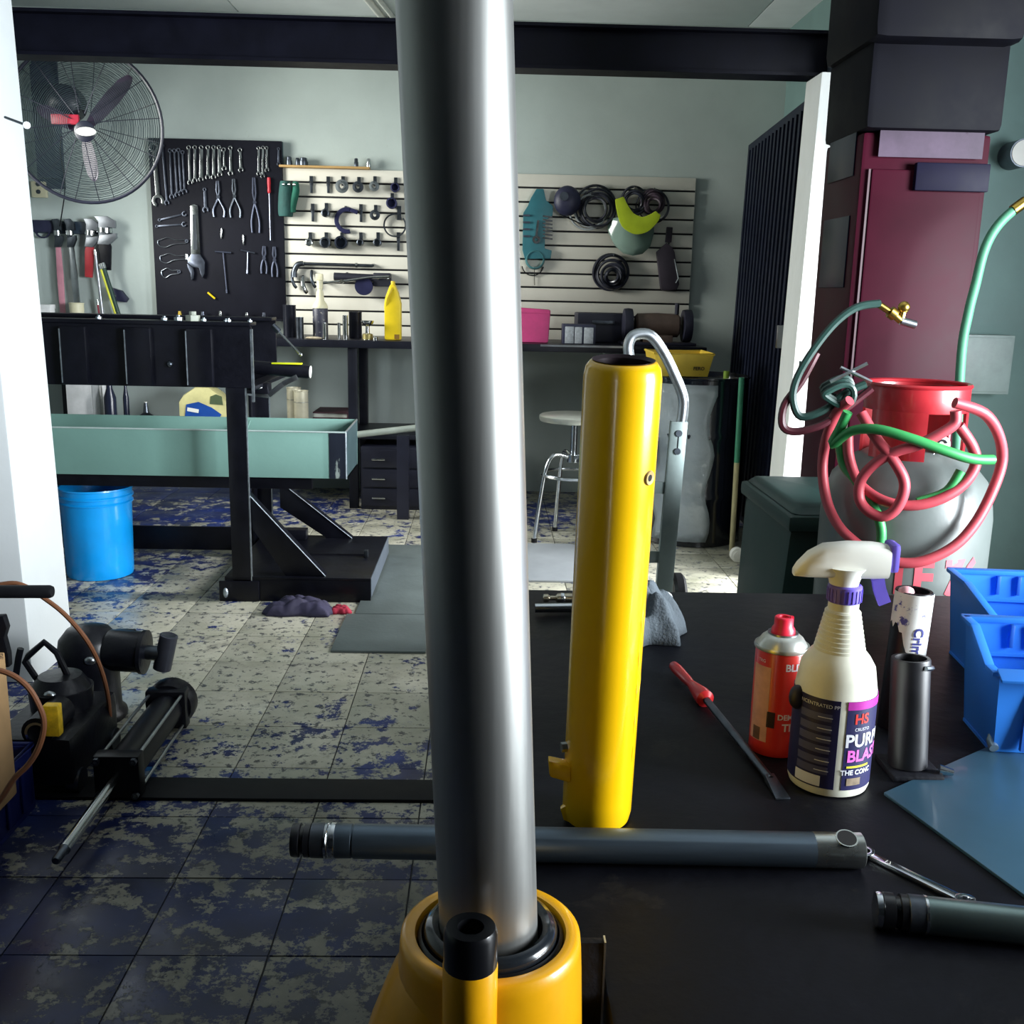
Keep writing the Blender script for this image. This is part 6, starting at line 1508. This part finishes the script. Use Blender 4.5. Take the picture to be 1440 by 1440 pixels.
# right end of the counter
q0, q1 = P(738, 432, 5.6), P(773, 480, 5.6); pkm = mat('pink_bag', 'c8407c', .6, var=.15)
pbg = thing('pink_pouch', 'pink plastic pouch on the back counter right of the chrome ram', 'pouch', (q0.x, 5.6, zc))
MB().hexa([(q0.x-.06, 5.55, zc), (q1.x-.01, 5.55, zc), (q1.x-.01, 5.68, zc), (q0.x-.06, 5.68, zc)], [(q0.x-.06, 5.58, q0.z), (q1.x, 5.58, q0.z-.01), (q1.x, 5.62, q0.z-.01), (q0.x-.06, 5.62, q0.z)]).build('pouch_body', pkm, pbg, bev=.012)
MB().bb((q0.x-.06, 5.574, q0.z-.03), (q1.x-.004, 5.58, q0.z-.024)).build('seam', pkm, pbg)
q0, q1 = P(795, 459, 5.5), P(834, 480, 5.5)
lb = thing('label_carton', 'dark carton with three pale paper panels on the back counter', 'carton', ((q0.x+q1.x)/2, 5.6, zc))
MB().bb((q0.x-.012, 5.50, zc), (q1.x+.012, 5.62, q0.z+.012)).build('carton_body', mat('carton_navy', '2a2e44', .6), lb, bev=.003)
ww = q1.x-q0.x; hh_ = q0.z-zc
for f0, f1, h_ in ((0, .31, 1.0), (.34, .60, .98), (.67, 1.0, .96)):
    MB().bb((q0.x+ww*f0, 5.494, zc+.003), (q0.x+ww*f1, 5.50, zc+hh_*h_)).build('paper_panel', mat('print_grey', 'b4bac0', .6, var=.25, scale=90), lb, bev=.002)
q0, q1 = P(828, 440, 5.7), P(884, 480, 5.7)
MBx = thing('black_tool_case', 'large black tool case behind the carton with pale panels', 'case', ((q0.x+q1.x)/2, 5.8, zc))
MB().bb((q0.x-.06, 5.70, zc), (q1.x-.01, 5.93, q0.z)).build('case_body', mat('case_black', '1a1c2c', .5), MBx, bev=.01)
MB().bb((q0.x+.02, 5.69, zc+.10), (q1.x-.08, 5.70, zc+.12)).build('latch', dsteel, MBx, bev=.002)
q = P(925, 455, 5.6); bg_ = thing('bench_grinder', 'brown bodied bench grinder with dark wheels at the right end of the counter', 'grinder', (q.x, 5.62, zc))
gmm = mat('grinder_brown', '5a4a42', .5, var=.3)
zg = q.z-.01
MB().lathe([(.05, -.12), (.062, -.11), (.066, 0), (.062, .11), (.05, .12)], (q.x, 5.62, zg), (1, 0, 0), n=24).build('motor', gmm, bg_)
for s in (-1, 1): MB().lathe([(.03, -.025), (.085, -.022), (.088, 0), (.085, .022), (.03, .025)], (q.x+s*.16, 5.62, zg), (1, 0, 0), n=28).build('wheel_guard', mat('guard_navy', '1c1d2e', .5), bg_)
MB().bb((q.x-.08, 5.56, zc), (q.x+.08, 5.68, zg-.05)).build('pedestal', gmm, bg_, bev=.008)
MB().bb((q.x-.2, 5.52, zc), (q.x+.2, 5.72, zc+.015)).build('base', mat('guard_navy', ''), bg_, bev=.004)
MB().tube([(q.x+.10, 5.60, zg+.06), (q.x+.10, 5.60, zg+.12)], .012, 8).build('spark_arm', mat('guard_navy', ''), bg_)
# under the counter: drawer chest, books, jug, can, white board
q0, q1 = P(507, 618, 5.42), P(592, 676, 5.42)
dc = thing('drawer_chest', 'low dark drawer chest on the floor under the back counter', 'chest', ((q0.x+q1.x)/2, 5.6, 0))
dcm = mat('chest_dark', '1a1c2a', .4, var=.2)
MB().bb((q0.x, 5.42, .0), (q1.x+.25, 5.85, .34)).build('chest_body', dcm, dc, bev=.004)
for k in range(3):
    d_ = MB().bb((q0.x+.01, 5.408, .02+k*.105), (q1.x+.24, 5.42, .115+k*.105)).build('drawer', dcm, dc, bev=.003)
    MB().bb((q0.x+.06, 5.40, .06+k*.105), (q0.x+.13, 5.408, .07+k*.105)).build('handle', bright, d_, bev=.001)
a, c = P(503, 611, 5.2), P(600, 600, 5.2)
lvr = thing('long_pipe', 'pale pipe lever lying across the drawer chest beside the trough end', 'pipe', a)
MB().tube([a, V((c.x+.15, 5.2, c.z+.02))], .017, 12).build('pipe', mat('pipe_pale', '9aa39a', .4, .3), lvr)
MB().bb((a.x+.2, 5.18, .0), (a.x+.26, 5.24, a.z-.0)).build('prop_post', dcm, lvr)
q0, q1 = P(447, 572, 5.6), P(495, 582, 5.6)
for k, (lab, m) in enumerate((('thin dark ledger at the bottom of the pile under the counter', dcm), ('pale paged book in the pile under the counter', mat('book_pale', '7f8a90', .7)), ('reddish brown book on top of the pile under the counter', mat('book_maroon', '3a1c26', .6)))):
    bk_ = thing('book', lab, 'book', ((q0.x+q1.x)/2, 5.7, zsh+k*.035), group='books on the lower shelf')
    MB().bb((q0.x-.02, 5.55, zsh+k*.035), (q1.x+.01-.01*k, 5.8, zsh+k*.035+.006)).bb((q0.x-.02, 5.55, zsh+k*.035+.028), (q1.x+.01-.01*k, 5.8, zsh+k*.035+.034)).bb((q1.x+.0-.01*k, 5.55, zsh+k*.035+.006), (q1.x+.01-.01*k, 5.8, zsh+k*.035+.028)).build('cover', m, bk_)
    MB().bb((q0.x-.015, 5.555, zsh+k*.035+.006), (q1.x-.01*k, 5.795, zsh+k*.035+.028)).build('page_block', mat('paper', 'a9aca4', .8), bk_)
q = P(290, 585, 5.6); oj = jug('oil_jug', 'cream oil jug with a blue label seen through the gap under the bench top', (q.x, 5.6, zsh), .26, .13, P(290, 545, 5.6).z-zsh+.02, mat('jug_cream', 'cfc88e', .45), cream)
jz = P(290, 575, 5.6).z
MB().prism([(-.105, -.10), (.06, -.10), (.10, -.02), (.05, .015), (-.02, .045), (-.085, .03)], .006, (q.x, 5.533, jz)).build('blue_label', mat('label_blue', '1c4a9a', .4), oj)
MB().bar((q.x-.08, 5.529, jz+.005), (q.x-.02, 5.529, jz-.005), .02, .002, up=(0, 1, 0)).build('label_flash', white_p, oj)
MB().prism([(-.035, -.02), (.035, -.025), (.03, .02), (0, .032), (-.03, .02)], .004, (q.x+.075, 5.534, jz+.055)).build('handle_hole', mat('hole_olive', '4a5a3c', .7), oj)
q = P(206, 588, 5.6); 
fn = thing('funnel', 'dark funnel with a bright spout under the bench top', 'funnel', (q.x, 5.6, zsh))
MB().lathe([(.075, 0), (.07, .04), (.016, P(206, 580, 5.6).z-zsh), (.008, P(206, 565, 5.6).z-zsh), (.004, P(206, 565, 5.6).z-zsh)], (q.x, 5.6, zsh), n=20).build('cone', dsteel, fn)
MB().lathe([(.0095, P(206, 576, 5.6).z-zsh), (.0085, P(206, 565, 5.6).z-zsh)], (q.x, 5.6, zsh), n=14).build('spout', white_p, fn)
for k, (x, lab) in enumerate(((411, 'left'), (424, 'right'))):
    q = P(x, 588, 5.55); h = P(x, 546+3*k, 5.55).z-zsh
    cn = thing('paint_tin', lab+' one of two pale scuffed tins under the bench end', 'tin', (q.x, 5.55+.03*(1-k), zsh), group='pale tins on the lower shelf')
    MB().lathe([(.036, 0), (.038, .003), (.038, h-.006), (.040, h-.004), (.040, h), (.034, h), (.033, h-.01), (.002, h-.01)], (q.x, 5.55+.06*(1-k), zsh), n=24).build('tin_body', mat('tin_pale', 'c4bfa8', .4, .3, var=.2, spot='6a5a44', spot_at=.62, spot_scale=22), cn)
    MB().tube([(q.x+math.cos(i*math.pi/8)*.0395, 5.55+.06*(1-k)+math.sin(i*math.pi/8)*.0395, zsh+h*.72) for i in range(16)], .0015, 5, closed=True).build('rim_band', steel, cn)
q0, q1 = P(92, 540, 5.7), P(141, 592, 5.7)
wb_ = thing('white_sheet', 'bright white box standing under the left end of the bench top', 'box', ((q0.x+q1.x)/2, 5.7, zsh))
MB().bb((q0.x, 5.7, zsh), (q1.x-.04, 5.85, q0.z+.08)).build('box_front', mat('bright_white', 'eef0ee', .5), wb_, bev=.003)
MB().bb((q1.x-.038, 5.71, zsh), (q1.x, 5.85, q0.z+.08)).build('box_side', mat('bright_white', ''), wb_, bev=.003)
for k, (x0, x1) in enumerate(((145, 165), (172, 183))):
    q0, q1 = P(x0, 545, 5.66), P(x1, 590, 5.66); t = thing('dark_bottle', ['dark wide bottle', 'dark slim bottle leaning'][k]+' beside the white box under the bench', 'bottle', ((q0.x+q1.x)/2, 5.66, zsh))
    r_ = (q1.x-q0.x)/2
    MB().lathe([(r_, 0), (r_, .15), (r_*.5, .20), (r_*.4, .26)], ((q0.x+q1.x)/2, 5.66, zsh), n=18).build('bottle_body', mat('bottle_navy', '20263a', .25), t)
    MB().cyl(((q0.x+q1.x)/2, 5.66, zsh+.255), ((q0.x+q1.x)/2, 5.66, zsh+.285), r_*.45, n=12).build('cap', dsteel, t)

# ================================================================ big tools hung on the wall left of the board
def T7(x, y): return (30+x/8, 290+y/8)
YL = 5.985
q0, q1 = P(*T7(150, 160), YL), P(*T7(1020, 330), YL)
rk = thing('tool_rail', 'dark steel rail holding pipe wrenches on the wall left of the black board', 'rail', ((q0.x+q1.x)/2, 6, q1.z))
MB().bb((q0.x, 5.97, P(*T7(500, 310), YL).z), (q1.x, 6.0, P(*T7(500, 170), YL).z)).build('rail_plate', mat('rail_navy', '2c3a48', .5), rk, bev=.003)
def pipe_wrench(label, x0, y0, x1, y1, m, w_=.03, head=dsteel, Y=5.955, jaw=1):
    def fn(L_, t):
        MB().prism([(-w_*.30, -.13), (w_*.30, -.13), (w_*.42, -L_*.55), (w_*.34, -L_), (-w_*.34, -L_), (-w_*.42, -L_*.55)], .018, (0, -.012, 0)).build('handle', m, t, local=True, bev=.004)
        MB().prism([(-w_*.6, 0), (w_*.2, .004), (w_*.75, -.02), (w_*.75, -.06), (w_*.25, -.055), (w_*.2, -.12), (-w_*.35, -.12), (-w_*.35, -.03)], .024, (0, -.013, 0)).build('hook_jaw', head, t, local=True, bev=.004)
        MB().prism([(-w_*.3, -.10), (w_*.8, -.085), (w_*.8, -.11), (w_*.3, -.15), (-w_*.45, -.15)], .026, (0, -.013, 0)).build('heel_jaw', head, t, local=True, bev=.003)
        MB().cyl((0, -.013, -.085), (0, -.013, -.06), w_*.5, n=14).build('knurled_nut', bright, t, local=True)
        MB().arc((0, -.012, -L_+.012), .004, .010, .012, 0, 360, 12).build('hang_eye', m, t, local=True)
    return hang('pipe_wrench', label, 'wrench', x0, y0, x1, y1, fn, 'pipe wrenches on the left rail', Y=Y, zoom=T7)
pipe_wrench('pink handled long wrench, leftmost on the rail', 405, 150, 482, 1260, mat('grip_pink', 'c88a98', .4), .040)
pipe_wrench('long wrench with a slim steel handle second on the rail', 540, 150, 660, 1310, steel, .042)
pipe_wrench('red headed pipe wrench with a short red handle on the rail', 790, 150, 770, 800, mat('wrench_red', 'b03038', .4), .06, mat('head_white', '8c9096', .35, .8))
pipe_wrench('large black pipe wrench at the right end of the rail', 940, 120, 960, 720, mat('black_paint', ''), .085, mat('head_white', ''))
def f_bar(L_, t, m=None, r=.008):
    MB().tube([(0, -r-.001, 0), (0, -r-.001, -L_)], r, 10).build('bar', m, t, local=True)
    MB().tube([(0, -r-.001, 0), (0, -r-.001, -.03)], r*1.25, 10).build('tip', bright, t, local=True)
hang('pry_rod', 'pale grey rod leaning in front of the red pipe wrench', 'rod', 835, 490, 935, 1330, f_bar, Y=5.93, zoom=T7, m=mat('rod_grey', 'a4a8b0', .35, .8))
hang('pry_rod', 'bright yellow rod leaning right of the pale grey rod', 'rod', 885, 650, 1105, 1335, f_bar, Y=5.92, zoom=T7, m=mat('rod_yellow', 'd4d440', .45), r=.007)
hang('pry_rod', 'dark green flat bar leaning behind the yellow rod', 'rod', 920, 640, 1140, 1335, f_bar, Y=5.93, zoom=T7, m=mat('bar_green', '1c3a30', .45), r=.012)
hang('pry_rod', 'short red rod between the wrenches near the counter', 'rod', 860, 1050, 890, 1270, f_bar, Y=5.94, zoom=T7, m=mat('rod_red', '9c3040', .45), r=.006)
q = P(*T7(1100, 1010), 5.96); wg = thing('wedge_block', 'dark triangular wedge right of the yellow rod', 'wedge', (q.x, 6.0, q.z))
MB().prism([(-.06, .05), (.01, .03), (.045, -.015), (.03, -.035), (-.05, -.02)], .04, (q.x, 5.98, q.z)).build('wedge_body', navy, wg, bev=.004)
MB().cyl((q.x-.02, 5.955, q.z), (q.x-.02, 5.962, q.z), .006, n=10).build('screw', steel, wg)
q = P(*T7(255, 230), 5.96); hv = thing('clamp_block', 'dark clamp head on the wall at the pillar edge', 'clamp', (q.x, 6, q.z))
MB().bb((q.x-.07, 5.955, q.z-.03), (q.x+.055, 5.97, q.z+.035)).build('block', navy, hv, bev=.005)
MB().arc((q.x-.01, 5.962, q.z-.02), .035, .043, .012, 180, 360, 16).build('bow', navy, hv)
for k, (x0, y0, x1, y1, lab) in enumerate(((235, 1110, 360, 1330, 'small bright white box on the counter at the pillar edge'), (540, 1090, 715, 1330, 'white cup like tin behind the second long wrench'))):
    q0, q1 = P(*T7(x0, y0), 5.85), P(*T7(x1, y1), 5.85)
    t = thing('white_tin', lab, 'tin', ((q0.x+q1.x)/2, 5.85, zc))
    if k == 0:
        MB().bb((q0.x-.03, 5.82, zc), (q1.x, 5.89, q0.z)).build('box_body', mat('bright_white', ''), t, bev=.003); MB().bb((q0.x-.032, 5.818, q0.z-.02), (q1.x+.002, 5.892, q0.z+.003)).build('lid', mat('bright_white', ''), t, bev=.002)
    else:
        r_ = (q1.x-q0.x)/2; h = q0.z-zc
        MB().lathe([(r_*.9, 0), (r_*.95, .003), (r_, h), (r_*.93, h), (r_*.88, .006), (.002, .006)], ((q0.x+q1.x)/2, 5.85, zc), n=24).build('cup_body', cream, t)
        MB().tube([((q0.x+q1.x)/2+r_*math.cos(i*math.pi/10), 5.85+r_*math.sin(i*math.pi/10), zc+h) for i in range(20)], .003, 6, closed=True).build('rim', cream, t)
